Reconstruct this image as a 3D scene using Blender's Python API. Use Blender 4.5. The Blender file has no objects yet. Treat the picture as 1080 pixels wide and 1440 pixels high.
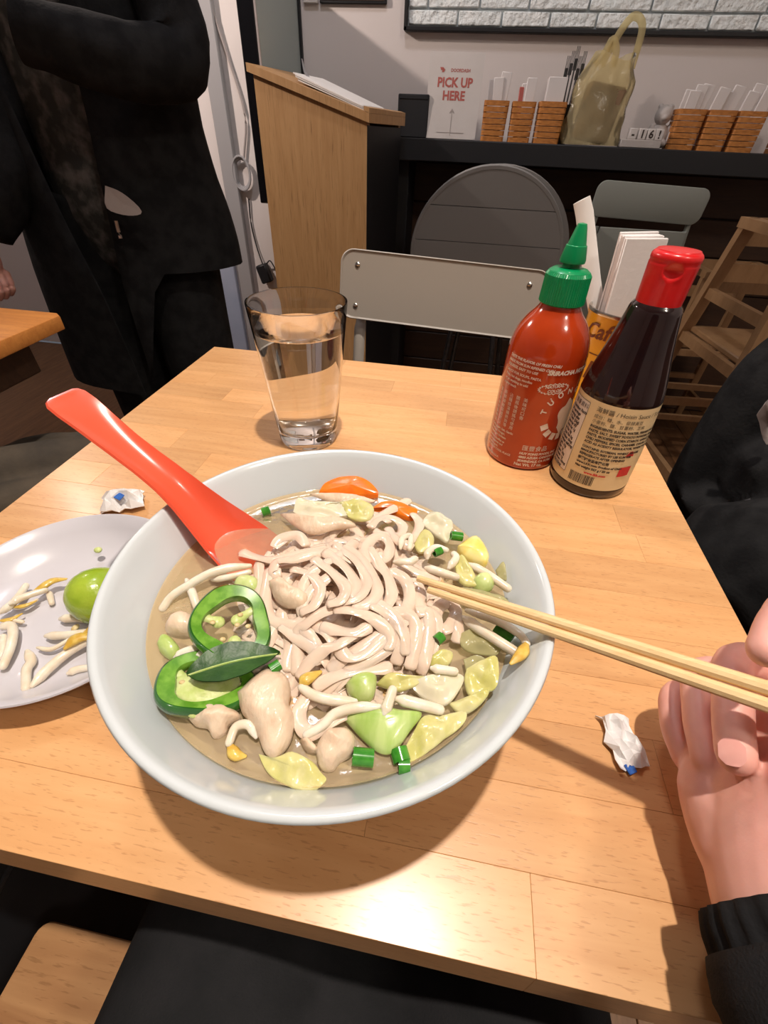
import bpy, bmesh, math, random
from mathutils import Vector, Matrix, noise

scene = bpy.context.scene
COL = scene.collection
rng = random.Random(7)

# ------------------------------------------------------------------ camera
cam_data = bpy.data.cameras.new('camera')
cam_data.sensor_fit = 'VERTICAL'
cam_data.sensor_height = 36.0
cam_data.lens = 36.0 * 619.0 / 1440.0
cam_data.clip_start = 0.01
cam = bpy.data.objects.new('camera', cam_data)
COL.objects.link(cam)
cam.matrix_world = Matrix(((0.98523, -0.13491, 0.10544, 0.0),
                           (0.16775, 0.63695, -0.75243, 0.0),
                           (0.03435, 0.75901, 0.65018, 1.05),
                           (0, 0, 0, 1)))
scene.camera = cam

# ------------------------------------------------------------------ world, lights, exposure
world = bpy.data.worlds.new('world')
scene.world = world
world.use_nodes = True
world.node_tree.nodes['Background'].inputs['Color'].default_value = (0.62, 0.66, 0.75, 1)
world.node_tree.nodes['Background'].inputs['Strength'].default_value = 0.16
scene.view_settings.view_transform = 'Standard'
scene.view_settings.look = 'None'
scene.view_settings.exposure = 0.0
scene.view_settings.gamma = 1.0
scene.view_settings.use_curve_mapping = False


def lamp(name, kind, loc, energy, color=(1, 1, 1), radius=0.05, target=None, angle=None, blend=0.5):
    ld = bpy.data.lights.new(name, kind)
    ld.energy = energy
    ld.color = color
    ld.shadow_soft_size = radius
    o = bpy.data.objects.new(name, ld)
    COL.objects.link(o)
    o.location = loc
    if kind == 'SPOT':
        ld.spot_size = math.radians(angle)
        ld.spot_blend = blend
    if target is not None:
        o.rotation_euler = (Vector(target) - Vector(loc)).to_track_quat('-Z', 'Y').to_euler()
    return o


# ceiling downlight over the table, then a side lamp and two added fill lamps
lamp('table_downlight', 'SPOT', (0.10, 0.14, 2.98), 190, (1.0, 0.885, 0.77), 0.035, (-0.02, 0.30, 0.75), 64, 0.7)
lamp('window_side_lamp', 'SPOT', (-1.75, 1.45, 1.97), 75, (1.0, 0.84, 0.74), 0.03, (0.3, 2.3, 0.9), 120, 0.6)
lamp('room_fill', 'POINT', (1.3, -0.6, 2.85), 44, (1.0, 0.88, 0.76), 0.12)  # added fill light, no known lamp behind the diner
lamp('counter_fill', 'POINT', (-0.45, 1.15, 2.9), 28, (0.92, 0.92, 1.0), 0.12)  # added fill that brightens the counter side of the room

# ------------------------------------------------------------------ helpers
ORG = {}


def tag(o, label=None, cat=None, group=None, kind=None):
    if label: o['label'] = label
    if cat: o['category'] = cat
    if group: o['group'] = group
    if kind: o['kind'] = kind
    return o


def empty(name, loc, label, cat, group=None):
    o = bpy.data.objects.new(name, None)
    o.empty_display_size = 0.05
    COL.objects.link(o)
    o.location = loc
    ORG[o.name] = Vector(loc)
    return tag(o, label, cat, group)


def mk(name, geo, mat, parent=None, smooth=True, angle=40, label=None, cat=None, group=None, kind=None):
    """link world-space geometry (verts, faces) as one mesh object whose origin is at its base"""
    vs, fs = geo
    vs = [Vector(v) for v in vs]
    n = len(vs)
    mn = Vector((min(v.x for v in vs), min(v.y for v in vs), min(v.z for v in vs)))
    mx = Vector((max(v.x for v in vs), max(v.y for v in vs), max(v.z for v in vs)))
    org = Vector(((mn.x + mx.x) / 2, (mn.y + mx.y) / 2, mn.z))
    me = bpy.data.meshes.new(name)
    me.from_pydata([v - org for v in vs], [], fs)
    bm = bmesh.new()
    bm.from_mesh(me)
    bmesh.ops.recalc_face_normals(bm, faces=bm.faces)
    bm.to_mesh(me)
    bm.free()
    if smooth:
        me.polygons.foreach_set('use_smooth', [True] * len(me.polygons))
        me.set_sharp_from_angle(angle=math.radians(angle))
    me.materials.append(mat)
    o = bpy.data.objects.new(name, me)
    COL.objects.link(o)
    if parent is not None:
        o.parent = parent
        o.location = org - ORG[parent.name]
    else:
        o.location = org
    ORG[o.name] = org
    return tag(o, label, cat, group, kind)


def join(*gs):
    V, F = [], []
    for v, f in gs:
        k = len(V)
        V += list(v)
        F += [tuple(i + k for i in q) for q in f]
    return V, F


def xf(geo, m):
    return [m @ Vector(v) for v in geo[0]], geo[1]


def lathe(prof, c=(0, 0, 0), n=48):
    """revolve (r, z) pairs about a vertical axis; r = 0 ends close the surface"""
    V, F, rows = [], [], []
    for r, z in prof:
        if r < 1e-6:
            rows.append([len(V)])
            V.append(Vector((c[0], c[1], c[2] + z)))
        else:
            rows.append(list(range(len(V), len(V) + n)))
            for i in range(n):
                a = 2 * math.pi * i / n
                V.append(Vector((c[0] + r * math.cos(a), c[1] + r * math.sin(a), c[2] + z)))
    for a, b in zip(rows, rows[1:]):
        for i in range(n):
            j = (i + 1) % n
            if len(a) == 1 and len(b) == 1: continue
            if len(a) == 1: F.append((a[0], b[i], b[j]))
            elif len(b) == 1: F.append((a[i], a[j], b[0]))
            else: F.append((a[i], a[j], b[j], b[i]))
    return V, F


def box(c, s, bev=0.0, rot=None, seg=1):
    bm = bmesh.new()
    bmesh.ops.create_cube(bm, size=1.0)
    for v in bm.verts:
        v.co = Vector((v.co.x * s[0], v.co.y * s[1], v.co.z * s[2]))
    if bev > 0:
        bmesh.ops.bevel(bm, geom=list(bm.edges), offset=bev, segments=seg, affect='EDGES', profile=0.5)
    m = Matrix.Translation(Vector(c)) @ (rot.to_4x4() if rot is not None else Matrix.Identity(4))
    bm.verts.index_update()
    out = [m @ v.co for v in bm.verts], [tuple(v.index for v in f.verts) for f in bm.faces]
    bm.free()
    return out


def path(pts, n=24):
    """Catmull-Rom resampling of a list of points"""
    P = [Vector(p) for p in pts]
    if len(P) == 2:
        return [P[0].lerp(P[1], i / n) for i in range(n + 1)]
    Q = [P[0] * 2 - P[1]] + P + [P[-1] * 2 - P[-2]]
    out = []
    segs = len(P) - 1
    for i in range(n + 1):
        t = i / n * segs
        k = min(int(t), segs - 1)
        u = t - k
        a, b, c, d = Q[k:k + 4]
        out.append(0.5 * ((2 * b) + (c - a) * u + (2 * a - 5 * b + 4 * c - d) * u * u + (3 * b - a - 3 * c + d) * u ** 3))
    return out


def tube(pts, rad, n=8, up=(0, 0, 1), flat=1.0, cap=True, roundcap=False):
    """sweep an ellipse (width rad, height rad*flat) along points; rad is a number or a list"""
    P = [Vector(p) for p in pts]
    R = list(rad) if isinstance(rad, (list, tuple)) else [rad] * len(P)
    if len(R) != len(P):
        R = [R[min(int(i / (len(P) - 1) * (len(R) - 1)), len(R) - 2)] * (1 - (i / (len(P) - 1) * (len(R) - 1)) % 1 if i < len(P) - 1 else 0) +
             R[min(int(i / (len(P) - 1) * (len(R) - 1)) + 1, len(R) - 1)] * ((i / (len(P) - 1) * (len(R) - 1)) % 1 if i < len(P) - 1 else 1) for i in range(len(P))]
    if roundcap:
        t0 = (P[0] - P[1]).normalized(); t1 = (P[-1] - P[-2]).normalized()
        h0, h1 = R[0], R[-1]
        pre = [(P[0] + t0 * h0 * math.sin(a), h0 * math.cos(a)) for a in (1.35, 1.0, 0.55)]
        post = [(P[-1] + t1 * h1 * math.sin(a), h1 * math.cos(a)) for a in (0.55, 1.0, 1.35)]
        P = [p for p, _ in pre] + P + [p for p, _ in post]
        R = [r for _, r in pre] + R + [r for _, r in post]
    U = Vector(up)
    V, F = [], []
    for i, p in enumerate(P):
        t = (P[min(i + 1, len(P) - 1)] - P[max(i - 1, 0)]).normalized()
        u = U - t * U.dot(t)
        if u.length < 1e-4:
            u = Vector((1, 0, 0)) - t * t.x
        u.normalize()
        U = u if up == 'follow' else U
        s = t.cross(u)
        for k in range(n):
            a = 2 * math.pi * k / n
            V.append(p + s * (R[i] * math.cos(a)) + u * (R[i] * flat * math.sin(a)))
    for i in range(len(P) - 1):
        for k in range(n):
            j = (k + 1) % n
            F.append((i * n + k, i * n + j, (i + 1) * n + j, (i + 1) * n + k))
    if cap:
        F.append(tuple(range(n)))
        F.append(tuple(range((len(P) - 1) * n, len(P) * n)))
    return V, F


def slab(outline, z0, z1, m=None, bev=0.0):
    """extrude a 2-D outline between two heights"""
    bm = bmesh.new()
    a = [bm.verts.new((x, y, z0)) for x, y in outline]
    f = bm.faces.new(a)
    r = bmesh.ops.extrude_face_region(bm, geom=[f])
    for v in r['geom']:
        if isinstance(v, bmesh.types.BMVert): v.co.z = z1
    if bev > 0:
        es = [e for e in bm.edges if abs(e.verts[0].co.z - e.verts[1].co.z) < 1e-7]
        bmesh.ops.bevel(bm, geom=es, offset=bev, segments=2, affect='EDGES', profile=0.5)
    bm.verts.index_update()
    out = [v.co.copy() for v in bm.verts], [tuple(v.index for v in q.verts) for q in bm.faces]
    bm.free()
    return xf(out, m) if m is not None else out


def rrect(w, h, r, n=6):
    out = []
    for cx, cy, a0 in ((w / 2 - r, h / 2 - r, 0), (-w / 2 + r, h / 2 - r, 90), (-w / 2 + r, -h / 2 + r, 180), (w / 2 - r, -h / 2 + r, 270)):
        for i in range(n + 1):
            a = math.radians(a0 + 90 * i / n)
            out.append((cx + r * math.cos(a), cy + r * math.sin(a)))
    return out


def blob(c, s, rot=None, lump=0.25, freq=2.0, seed=0, sub=3, sharp=1.0):
    """a lumpy ellipsoid, for torn or boiled pieces of food"""
    bm = bmesh.new()
    bmesh.ops.create_icosphere(bm, subdivisions=sub, radius=1.0)
    o = Vector((seed * 3.7, seed * 1.3, seed * 2.1))
    for v in bm.verts:
        d = v.co.normalized()
        k = 1 + lump * (noise.noise(d * freq + o) + 0.5 * noise.noise(d * freq * 2.3 + o))
        p = d * k
        v.co = Vector((math.copysign(abs(p.x) ** sharp, p.x) * s[0], math.copysign(abs(p.y) ** sharp, p.y) * s[1], math.copysign(abs(p.z) ** sharp, p.z) * s[2]))
    m = Matrix.Translation(Vector(c)) @ (rot.to_4x4() if rot is not None else Matrix.Identity(4))
    bm.verts.index_update()
    out = [m @ v.co for v in bm.verts], [tuple(v.index for v in f.verts) for f in bm.faces]
    bm.free()
    return out


def rotz(a): return Matrix.Rotation(math.radians(a), 3, 'Z')
def rotx(a): return Matrix.Rotation(math.radians(a), 3, 'X')
def roty(a): return Matrix.Rotation(math.radians(a), 3, 'Y')


def remeshed(geo, voxel, smooth=8, factor=0.6):
    """fuse overlapping shapes into one continuous skin"""
    me = bpy.data.meshes.new('tmp')
    me.from_pydata([Vector(v) for v in geo[0]], [], geo[1])
    bm = bmesh.new(); bm.from_mesh(me); bmesh.ops.recalc_face_normals(bm, faces=bm.faces); bm.to_mesh(me); bm.free()
    o = bpy.data.objects.new('tmp', me)
    COL.objects.link(o)
    m = o.modifiers.new('r', 'REMESH'); m.mode = 'VOXEL'; m.voxel_size = voxel
    s = o.modifiers.new('s', 'SMOOTH'); s.iterations = smooth; s.factor = factor
    dg = bpy.context.evaluated_depsgraph_get()
    dg.update()
    e = o.evaluated_get(dg).to_mesh()
    out = [v.co.copy() for v in e.vertices], [tuple(p.vertices) for p in e.polygons]
    bpy.data.objects.remove(o)
    return out


def text2d(s, size, align='LEFT', shear=0.0, bold=0.0, vertical=False):
    """flat outline mesh of a string in the xy plane"""
    V, F = [], []
    items = [(s, 0.0)] if not vertical else [(ch, -i * size * 1.05) for i, ch in enumerate(s)]
    for st, dy in items:
        cu = bpy.data.curves.new('t', 'FONT')
        cu.body = st
        cu.size = size
        cu.align_x = align
        cu.shear = shear
        cu.offset = bold
        cu.resolution_u = 2
        o = bpy.data.objects.new('t', cu)
        COL.objects.link(o)
        dg = bpy.context.evaluated_depsgraph_get()
        dg.update()
        me = bpy.data.meshes.new_from_object(o.evaluated_get(dg))
        k = len(V)
        V += [Vector((v.co.x, v.co.y + dy, 0)) for v in me.vertices]
        F += [tuple(i + k for i in p.vertices) for p in me.polygons]
        bpy.data.objects.remove(o)
        bpy.data.meshes.remove(me)
    return V, F


def wrap(geo, c, rfun, th0, z0, tilt=0.0, lift=0.0004):
    """lay flat print around a bottle: x runs round the axis, y up it"""
    out = []
    ct, st = math.cos(tilt), math.sin(tilt)
    for v in geo[0]:
        x, y = v.x * ct - v.y * st, v.x * st + v.y * ct
        z = z0 + y
        r = rfun(z) + lift
        a = th0 + x / r
        out.append(Vector((c[0] + r * math.cos(a), c[1] + r * math.sin(a), c[2] + z)))
    return out, geo[1]


# ------------------------------------------------------------------ materials
def pbr(name, col, rough=0.5, metal=0.0, spec=0.5, trans=0.0, ior=1.45, sss=0.0, sss_r=(1, .6, .4), sss_s=0.004, coat=0.0,
        var=None, bump=None, alpha=1.0, emit=None):
    """var = (scale xyz, colour 2, contrast low, contrast high) ; bump = (scale xyz, strength, distance)"""
    m = bpy.data.materials.new(name)
    m.use_nodes = True
    nt = m.node_tree
    b = nt.nodes['Principled BSDF']
    b.inputs['Base Color'].default_value = (*col, 1)
    b.inputs['Roughness'].default_value = rough
    b.inputs['Metallic'].default_value = metal
    b.inputs['Specular IOR Level'].default_value = spec
    b.inputs['Transmission Weight'].default_value = trans
    b.inputs['IOR'].default_value = ior
    b.inputs['Alpha'].default_value = alpha
    if sss > 0:
        b.inputs['Subsurface Weight'].default_value = sss
        b.inputs['Subsurface Radius'].default_value = sss_r
        b.inputs['Subsurface Scale'].default_value = sss_s
    if coat > 0:
        b.inputs['Coat Weight'].default_value = coat
        b.inputs['Coat Roughness'].default_value = 0.08
    if emit:
        b.inputs['Emission Color'].default_value = (*emit[0], 1)
        b.inputs['Emission Strength'].default_value = emit[1]
    tc = nt.nodes.new('ShaderNodeNewGeometry')

    def noisy(scale, detail=4.0):
        mp = nt.nodes.new('ShaderNodeMapping')
        mp.inputs['Scale'].default_value = scale if isinstance(scale, tuple) else (scale,) * 3
        nz = nt.nodes.new('ShaderNodeTexNoise')
        nz.inputs['Scale'].default_value = 1.0
        nz.inputs['Detail'].default_value = detail
        nt.links.new(tc.outputs['Position'], mp.inputs['Vector'])
        nt.links.new(mp.outputs['Vector'], nz.inputs['Vector'])
        return nz.outputs['Fac']
    if var:
        rp = nt.nodes.new('ShaderNodeValToRGB')
        rp.color_ramp.elements[0].position = var[2]
        rp.color_ramp.elements[0].color = (*col, 1)
        rp.color_ramp.elements[1].position = var[3]
        rp.color_ramp.elements[1].color = (*var[1], 1)
        nt.links.new(noisy(var[0]), rp.inputs['Fac'])
        nt.links.new(rp.outputs['Color'], b.inputs['Base Color'])
    if bump:
        bp = nt.nodes.new('ShaderNodeBump')
        bp.inputs['Strength'].default_value = bump[1]
        bp.inputs['Distance'].default_value = bump[2]
        nt.links.new(noisy(bump[0]), bp.inputs['Height'])
        nt.links.new(bp.outputs['Normal'], b.inputs['Normal'])
    return m


def wood(name, c1, c2, c3, grain=(14, 160, 160), fleck=(70, 900, 900), rough=0.35, fleck_amt=0.5, rand=0.25, coat=0.0, bump=0.15):
    """long-grained wood: each board varies by its object, grain runs along the least-scaled axis"""
    m = bpy.data.materials.new(name)
    m.use_nodes = True
    nt = m.node_tree
    N = nt.nodes.new
    L = nt.links.new
    b = nt.nodes['Principled BSDF']
    b.inputs['Roughness'].default_value = rough
    if coat:
        b.inputs['Coat Weight'].default_value = coat
        b.inputs['Coat Roughness'].default_value = 0.22
    ge = N('ShaderNodeNewGeometry')
    oi = N('ShaderNodeObjectInfo')
    off = N('ShaderNodeVectorMath'); off.operation = 'MULTIPLY_ADD'
    comb = N('ShaderNodeCombineXYZ')
    for k in range(3): L(oi.outputs['Random'], comb.inputs[k])
    off.inputs[1].default_value = (7.0, 5.0, 3.0)
    L(comb.outputs[0], off.inputs[0]); L(ge.outputs['Position'], off.inputs[2])

    def nz(scale, detail, dist=0.0):
        mp = N('ShaderNodeMapping'); mp.inputs['Scale'].default_value = scale
        t = N('ShaderNodeTexNoise'); t.inputs['Scale'].default_value = 1.0
        t.inputs['Detail'].default_value = detail; t.inputs['Distortion'].default_value = dist
        L(off.outputs[0], mp.inputs['Vector']); L(mp.outputs[0], t.inputs['Vector'])
        return t.outputs['Fac']
    rp = N('ShaderNodeValToRGB')
    e = rp.color_ramp.elements
    e[0].position = 0.3; e[0].color = (*c2, 1)
    e[1].position = 0.7; e[1].color = (*c1, 1)
    L(nz(grain, 6, 0.6), rp.inputs['Fac'])
    fr = N('ShaderNodeValToRGB')
    fr.color_ramp.elements[0].position = 0.60; fr.color_ramp.elements[0].color = (0, 0, 0, 1)
    fr.color_ramp.elements[1].position = 0.68; fr.color_ramp.elements[1].color = (fleck_amt,) * 3 + (1,)
    L(nz(fleck, 2), fr.inputs['Fac'])
    mx = N('ShaderNodeMix'); mx.data_type = 'RGBA'
    L(fr.outputs['Color'], mx.inputs[0]); L(rp.outputs['Color'], mx.inputs[6])
    mx.inputs[7].default_value = (*c3, 1)
    hv = N('ShaderNodeHueSaturation')
    mr = N('ShaderNodeMapRange')
    mr.inputs['To Min'].default_value = 1 - rand; mr.inputs['To Max'].default_value = 1 + rand * 0.6
    L(oi.outputs['Random'], mr.inputs['Value']); L(mr.outputs[0], hv.inputs['Value'])
    L(mx.outputs[2], hv.inputs['Color']); L(hv.outputs['Color'], b.inputs['Base Color'])
    bp = N('ShaderNodeBump'); bp.inputs['Strength'].default_value = bump; bp.inputs['Distance'].default_value = 0.0006
    bp.invert = True
    L(fr.outputs['Color'], bp.inputs['Height']); L(bp.outputs['Normal'], b.inputs['Normal'])
    return m


M = {}
M['beech'] = wood('beech', (0.76, 0.425, 0.19), (0.67, 0.345, 0.14), (0.40, 0.17, 0.055), grain=(9, 90, 90), fleck=(120, 900, 900), rough=0.36, fleck_amt=0.42, rand=0.16, coat=0.35)
M['oak'] = wood('oak', (0.52, 0.30, 0.13), (0.44, 0.24, 0.095), (0.20, 0.10, 0.035), grain=(55, 55, 5), fleck=(420, 420, 14), rough=0.5, fleck_amt=0.55, rand=0.05)
M['floorwood'] = wood('floorwood', (0.23, 0.115, 0.05), (0.15, 0.07, 0.03), (0.06, 0.03, 0.015), grain=(60, 6, 60), fleck=(300, 20, 300), rough=0.45, fleck_amt=0.4, rand=0.3)
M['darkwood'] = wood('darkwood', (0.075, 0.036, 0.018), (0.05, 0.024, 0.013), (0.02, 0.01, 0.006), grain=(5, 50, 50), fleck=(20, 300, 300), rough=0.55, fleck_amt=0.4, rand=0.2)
M['rubberwood'] = wood('rubberwood', (0.40, 0.235, 0.115), (0.33, 0.185, 0.085), (0.2, 0.1, 0.05), grain=(40, 40, 12), fleck=(300, 300, 40), rough=0.45, fleck_amt=0.3, rand=0.08)
M['othertable'] = wood('othertable', (0.62, 0.25, 0.06), (0.50, 0.18, 0.04), (0.25, 0.08, 0.02), grain=(9, 90, 90), fleck=(90, 700, 700), rough=0.35, fleck_amt=0.4, rand=0.05)
M['benchwood'] = wood('benchwood', (0.50, 0.27, 0.12), (0.36, 0.17, 0.07), (0.2, 0.09, 0.03), grain=(6, 70, 70), fleck=(60, 500, 500), rough=0.4, fleck_amt=0.4, rand=0.08)
M['chopwood'] = wood('chopwood', (0.86, 0.62, 0.33), (0.78, 0.52, 0.25), (0.6, 0.36, 0.15), grain=(30, 300, 300), fleck=(60, 900, 900), rough=0.5, fleck_amt=0.3, rand=0.05)
M['wall'] = pbr('wall', (0.72, 0.66, 0.64), 0.85, bump=(60, 0.15, 0.002))
M['ceiling'] = pbr('ceiling', (0.55, 0.53, 0.5), 0.9, bump=(40, 0.1, 0.002))
M['trimgrey'] = pbr('trimgrey', (0.36, 0.35, 0.36), 0.7, bump=(30, 0.1, 0.002))
M['greengrey'] = pbr('greengrey', (0.40, 0.46, 0.45), 0.7, bump=(40, 0.1, 0.001))
M['bluelight_tint'] = pbr('bluelight_tint', (0.30, 0.36, 0.50), 0.6, var=(4, (0.42, 0.46, 0.58), 0.3, 0.7))  # bluish daylight falling on the white wall, put into the colour
M['black'] = pbr('black', (0.012, 0.012, 0.014), 0.5, bump=(90, 0.1, 0.001))
M['blackgloss'] = pbr('blackgloss', (0.008, 0.008, 0.01), 0.2)
M['counterblack'] = pbr('counterblack', (0.013, 0.014, 0.017), 0.55, bump=(120, 0.15, 0.001))
M['paintbrick'] = pbr('paintbrick', (0.78, 0.84, 0.85), 0.7, var=(30, (0.86, 0.90, 0.90), 0.35, 0.65), bump=(45, 1.0, 0.014))
M['mortar'] = pbr('mortar', (0.46, 0.51, 0.53), 0.9, bump=(120, 0.6, 0.003))
M['metalgrey'] = pbr('metalgrey', (0.33, 0.30, 0.265), 0.42, bump=(350, 0.06, 0.0004))
M['chairgreen'] = pbr('chairgreen', (0.27, 0.29, 0.265), 0.5, bump=(200, 0.06, 0.0005))
M['tablegrey'] = pbr('tablegrey', (0.27, 0.265, 0.26), 0.55, bump=(200, 0.08, 0.0006))
M['steel'] = pbr('steel', (0.55, 0.53, 0.5), 0.25, metal=1.0, var=(60, (0.45, 0.44, 0.42), 0.4, 0.6))
M['darksteel'] = pbr('darksteel', (0.08, 0.08, 0.085), 0.35, metal=0.8, var=(60, (0.06, 0.06, 0.06), 0.4, 0.6))
M['blackcloth'] = pbr('blackcloth', (0.011, 0.011, 0.012), 0.95, spec=0.15, bump=(180, 0.5, 0.002), var=(25, (0.018, 0.018, 0.019), 0.4, 0.6))
M['charcoal'] = pbr('charcoal', (0.017, 0.0175, 0.019), 0.95, spec=0.15, bump=(700, 0.5, 0.001), var=(25, (0.022, 0.022, 0.024), 0.4, 0.6))
M['shirt'] = pbr('shirt', (0.03, 0.032, 0.03), 0.9, var=(28, (0.13, 0.12, 0.115), 0.45, 0.7), bump=(60, 0.5, 0.003))
M['hem'] = pbr('hem', (0.42, 0.37, 0.36), 0.9, bump=(90, 0.4, 0.002))
M['khaki'] = pbr('khaki', (0.085, 0.065, 0.045), 0.9, var=(14, (0.05, 0.04, 0.03), 0.4, 0.65), bump=(30, 0.6, 0.006))
M['denim'] = pbr('denim', (0.03, 0.028, 0.032), 0.9, var=(30, (0.045, 0.042, 0.046), 0.4, 0.6), bump=(400, 0.4, 0.001))
M['skin'] = pbr('skin', (0.82, 0.44, 0.37), 0.42, sss=0.25, sss_r=(1, .35, .2), sss_s=0.006, var=(45, (0.74, 0.36, 0.30), 0.42, 0.72), bump=(900, 0.12, 0.0004))
M['nail'] = pbr('nail', (0.80, 0.39, 0.35), 0.25, coat=0.4, var=(90, (0.82, 0.44, 0.39), 0.4, 0.7))
M['hair'] = pbr('hair', (0.015, 0.011, 0.009), 0.6, bump=((200, 200, 20), 0.6, 0.003))
M['paper'] = pbr('paper', (0.80, 0.78, 0.76), 0.8, bump=(120, 0.25, 0.001))
M['crumple'] = pbr('crumple', (0.80, 0.79, 0.78), 0.65, bump=(260, 0.35, 0.001))
M['blueprint'] = pbr('blueprint', (0.02, 0.10, 0.42), 0.6, var=(300, (0.03, 0.14, 0.5), 0.4, 0.6))
M['porcelain'] = pbr('porcelain', (0.635, 0.68, 0.70), 0.16, coat=0.3, var=(8, (0.615, 0.66, 0.68), 0.4, 0.6))
M['melamine'] = pbr('melamine', (0.60, 0.585, 0.625), 0.2, coat=0.2, var=(8, (0.585, 0.57, 0.61), 0.4, 0.6))
M['redspoon'] = pbr('redspoon', (0.86, 0.12, 0.06), 0.22, coat=0.3, var=(12, (0.82, 0.105, 0.05), 0.4, 0.6), sss=0.1, sss_r=(1, .2, .1))
M['noodle'] = pbr('noodle', (0.79, 0.62, 0.49), 0.18, sss=0.25, sss_r=(1, .75, .55), sss_s=0.003, coat=0.4, var=(60, (0.73, 0.56, 0.44), 0.38, 0.68), bump=(420, 0.22, 0.0008))
M['chicken'] = pbr('chicken', (0.76, 0.60, 0.44), 0.38, sss=0.2, sss_r=(1, .6, .4), coat=0.2, var=((90, 90, 90), (0.68, 0.49, 0.34), 0.42, 0.7), bump=((420, 160, 300), 0.45, 0.0015))
M['carrot'] = pbr('carrot', (0.86, 0.21, 0.012), 0.25, sss=0.2, sss_r=(1, .4, .1), coat=0.3, var=(120, (0.80, 0.16, 0.01), 0.4, 0.65))
M['jalskin'] = pbr('jalskin', (0.016, 0.105, 0.010), 0.16, coat=0.5, var=(70, (0.028, 0.155, 0.014), 0.4, 0.65))
M['jalflesh'] = pbr('jalflesh', (0.10, 0.28, 0.02), 0.25, sss=0.2, sss_r=(.5, 1, .2), coat=0.3, var=(140, (0.20, 0.42, 0.05), 0.4, 0.62))
M['jalcore'] = pbr('jalcore', (0.62, 0.68, 0.30), 0.35, sss=0.2, sss_r=(.7, 1, .3), var=(160, (0.50, 0.60, 0.18), 0.4, 0.65), bump=(300, 0.4, 0.001))
M['seed'] = pbr('seed', (0.72, 0.60, 0.34), 0.4, var=(200, (0.6, 0.45, 0.2), 0.4, 0.6))
M['basil'] = pbr('basil', (0.018, 0.066, 0.011), 0.42, var=(130, (0.032, 0.095, 0.016), 0.4, 0.65), bump=(220, 0.4, 0.001))
M['scallion'] = pbr('scallion', (0.028, 0.20, 0.014), 0.22, coat=0.4, var=(160, (0.07, 0.30, 0.03), 0.4, 0.65))
M['palegreen'] = pbr('palegreen', (0.40, 0.53, 0.13), 0.28, sss=0.3, sss_r=(.7, 1, .3), coat=0.3, var=(70, (0.66, 0.72, 0.36), 0.4, 0.68))
M['bokchoy'] = pbr('bokchoy', (0.34, 0.50, 0.11), 0.24, sss=0.3, sss_r=(.6, 1, .3), coat=0.35, var=((150, 30, 60), (0.52, 0.64, 0.24), 0.38, 0.68))
M['cabbage'] = pbr('cabbage', (0.56, 0.53, 0.17), 0.28, sss=0.35, sss_r=(1, 1, .4), coat=0.35, var=((90, 60, 60), (0.68, 0.63, 0.32), 0.38, 0.68), bump=(130, 0.4, 0.0015))
M['cabbagewhite'] = pbr('cabbagewhite', (0.68, 0.62, 0.46), 0.25, sss=0.35, sss_r=(1, .9, .6), coat=0.35, var=(80, (0.70, 0.66, 0.46), 0.4, 0.68))
M['corn'] = pbr('corn', (0.84, 0.66, 0.13), 0.3, sss=0.3, coat=0.3, var=(90, (0.86, 0.76, 0.32), 0.4, 0.65))
M['sprout'] = pbr('sprout', (0.76, 0.65, 0.50), 0.2, sss=0.4, sss_r=(1, .85, .6), coat=0.35, var=(90, (0.84, 0.78, 0.66), 0.4, 0.65))
M['sprouthead'] = pbr('sprouthead', (0.60, 0.36, 0.05), 0.3, coat=0.3, var=(200, (0.72, 0.52, 0.12), 0.4, 0.65))
M['limepeel'] = pbr('limepeel', (0.27, 0.42, 0.022), 0.24, coat=0.35, var=(45, (0.40, 0.52, 0.05), 0.38, 0.68), bump=(420, 0.35, 0.0008))
M['limeflesh'] = pbr('limeflesh', (0.60, 0.68, 0.28), 0.3, sss=0.3, var=(120, (0.7, 0.76, 0.42), 0.4, 0.65))
M['chili'] = pbr('chili', (0.42, 0.042, 0.006), 0.14, coat=0.6, var=(30, (0.37, 0.034, 0.005), 0.4, 0.65))
M['capgreen'] = pbr('capgreen', (0.0, 0.26, 0.085), 0.3, coat=0.2, var=(60, (0.0, 0.24, 0.08), 0.4, 0.6))
M['capred'] = pbr('capred', (0.66, 0.012, 0.014), 0.28, coat=0.2, var=(60, (0.62, 0.011, 0.013), 0.4, 0.6))
M['printwhite'] = pbr('printwhite', (0.70, 0.60, 0.52), 0.5, var=(300, (0.66, 0.56, 0.48), 0.4, 0.6))
M['hoisinglass'] = pbr('hoisinglass', (0.012, 0.005, 0.006), 0.06, coat=0.6, var=(40, (0.016, 0.006, 0.006), 0.4, 0.6))
M['labelcream'] = pbr('labelcream', (0.74, 0.61, 0.37), 0.45, var=(50, (0.72, 0.58, 0.34), 0.4, 0.6))
M['labelpale'] = pbr('labelpale', (0.74, 0.68, 0.62), 0.45, var=(50, (0.71, 0.65, 0.59), 0.4, 0.6))
M['ink'] = pbr('ink', (0.035, 0.025, 0.02), 0.6, var=(300, (0.05, 0.03, 0.025), 0.4, 0.6))
M['inkred'] = pbr('inkred', (0.60, 0.03, 0.03), 0.6, var=(300, (0.55, 0.03, 0.03), 0.4, 0.6))
M['signred'] = pbr('signred', (0.50, 0.13, 0.11), 0.6, var=(200, (0.46, 0.12, 0.1), 0.4, 0.6))
M['signwhite'] = pbr('signwhite', (0.70, 0.66, 0.64), 0.3, coat=0.2, var=(20, (0.68, 0.64, 0.62), 0.4, 0.6))
M['canyellow'] = pbr('canyellow', (0.80, 0.40, 0.012), 0.3, coat=0.3, var=(30, (0.76, 0.36, 0.01), 0.4, 0.6))
M['canbrown'] = pbr('canbrown', (0.16, 0.035, 0.008), 0.5, var=(200, (0.13, 0.03, 0.008), 0.4, 0.6))
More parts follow.
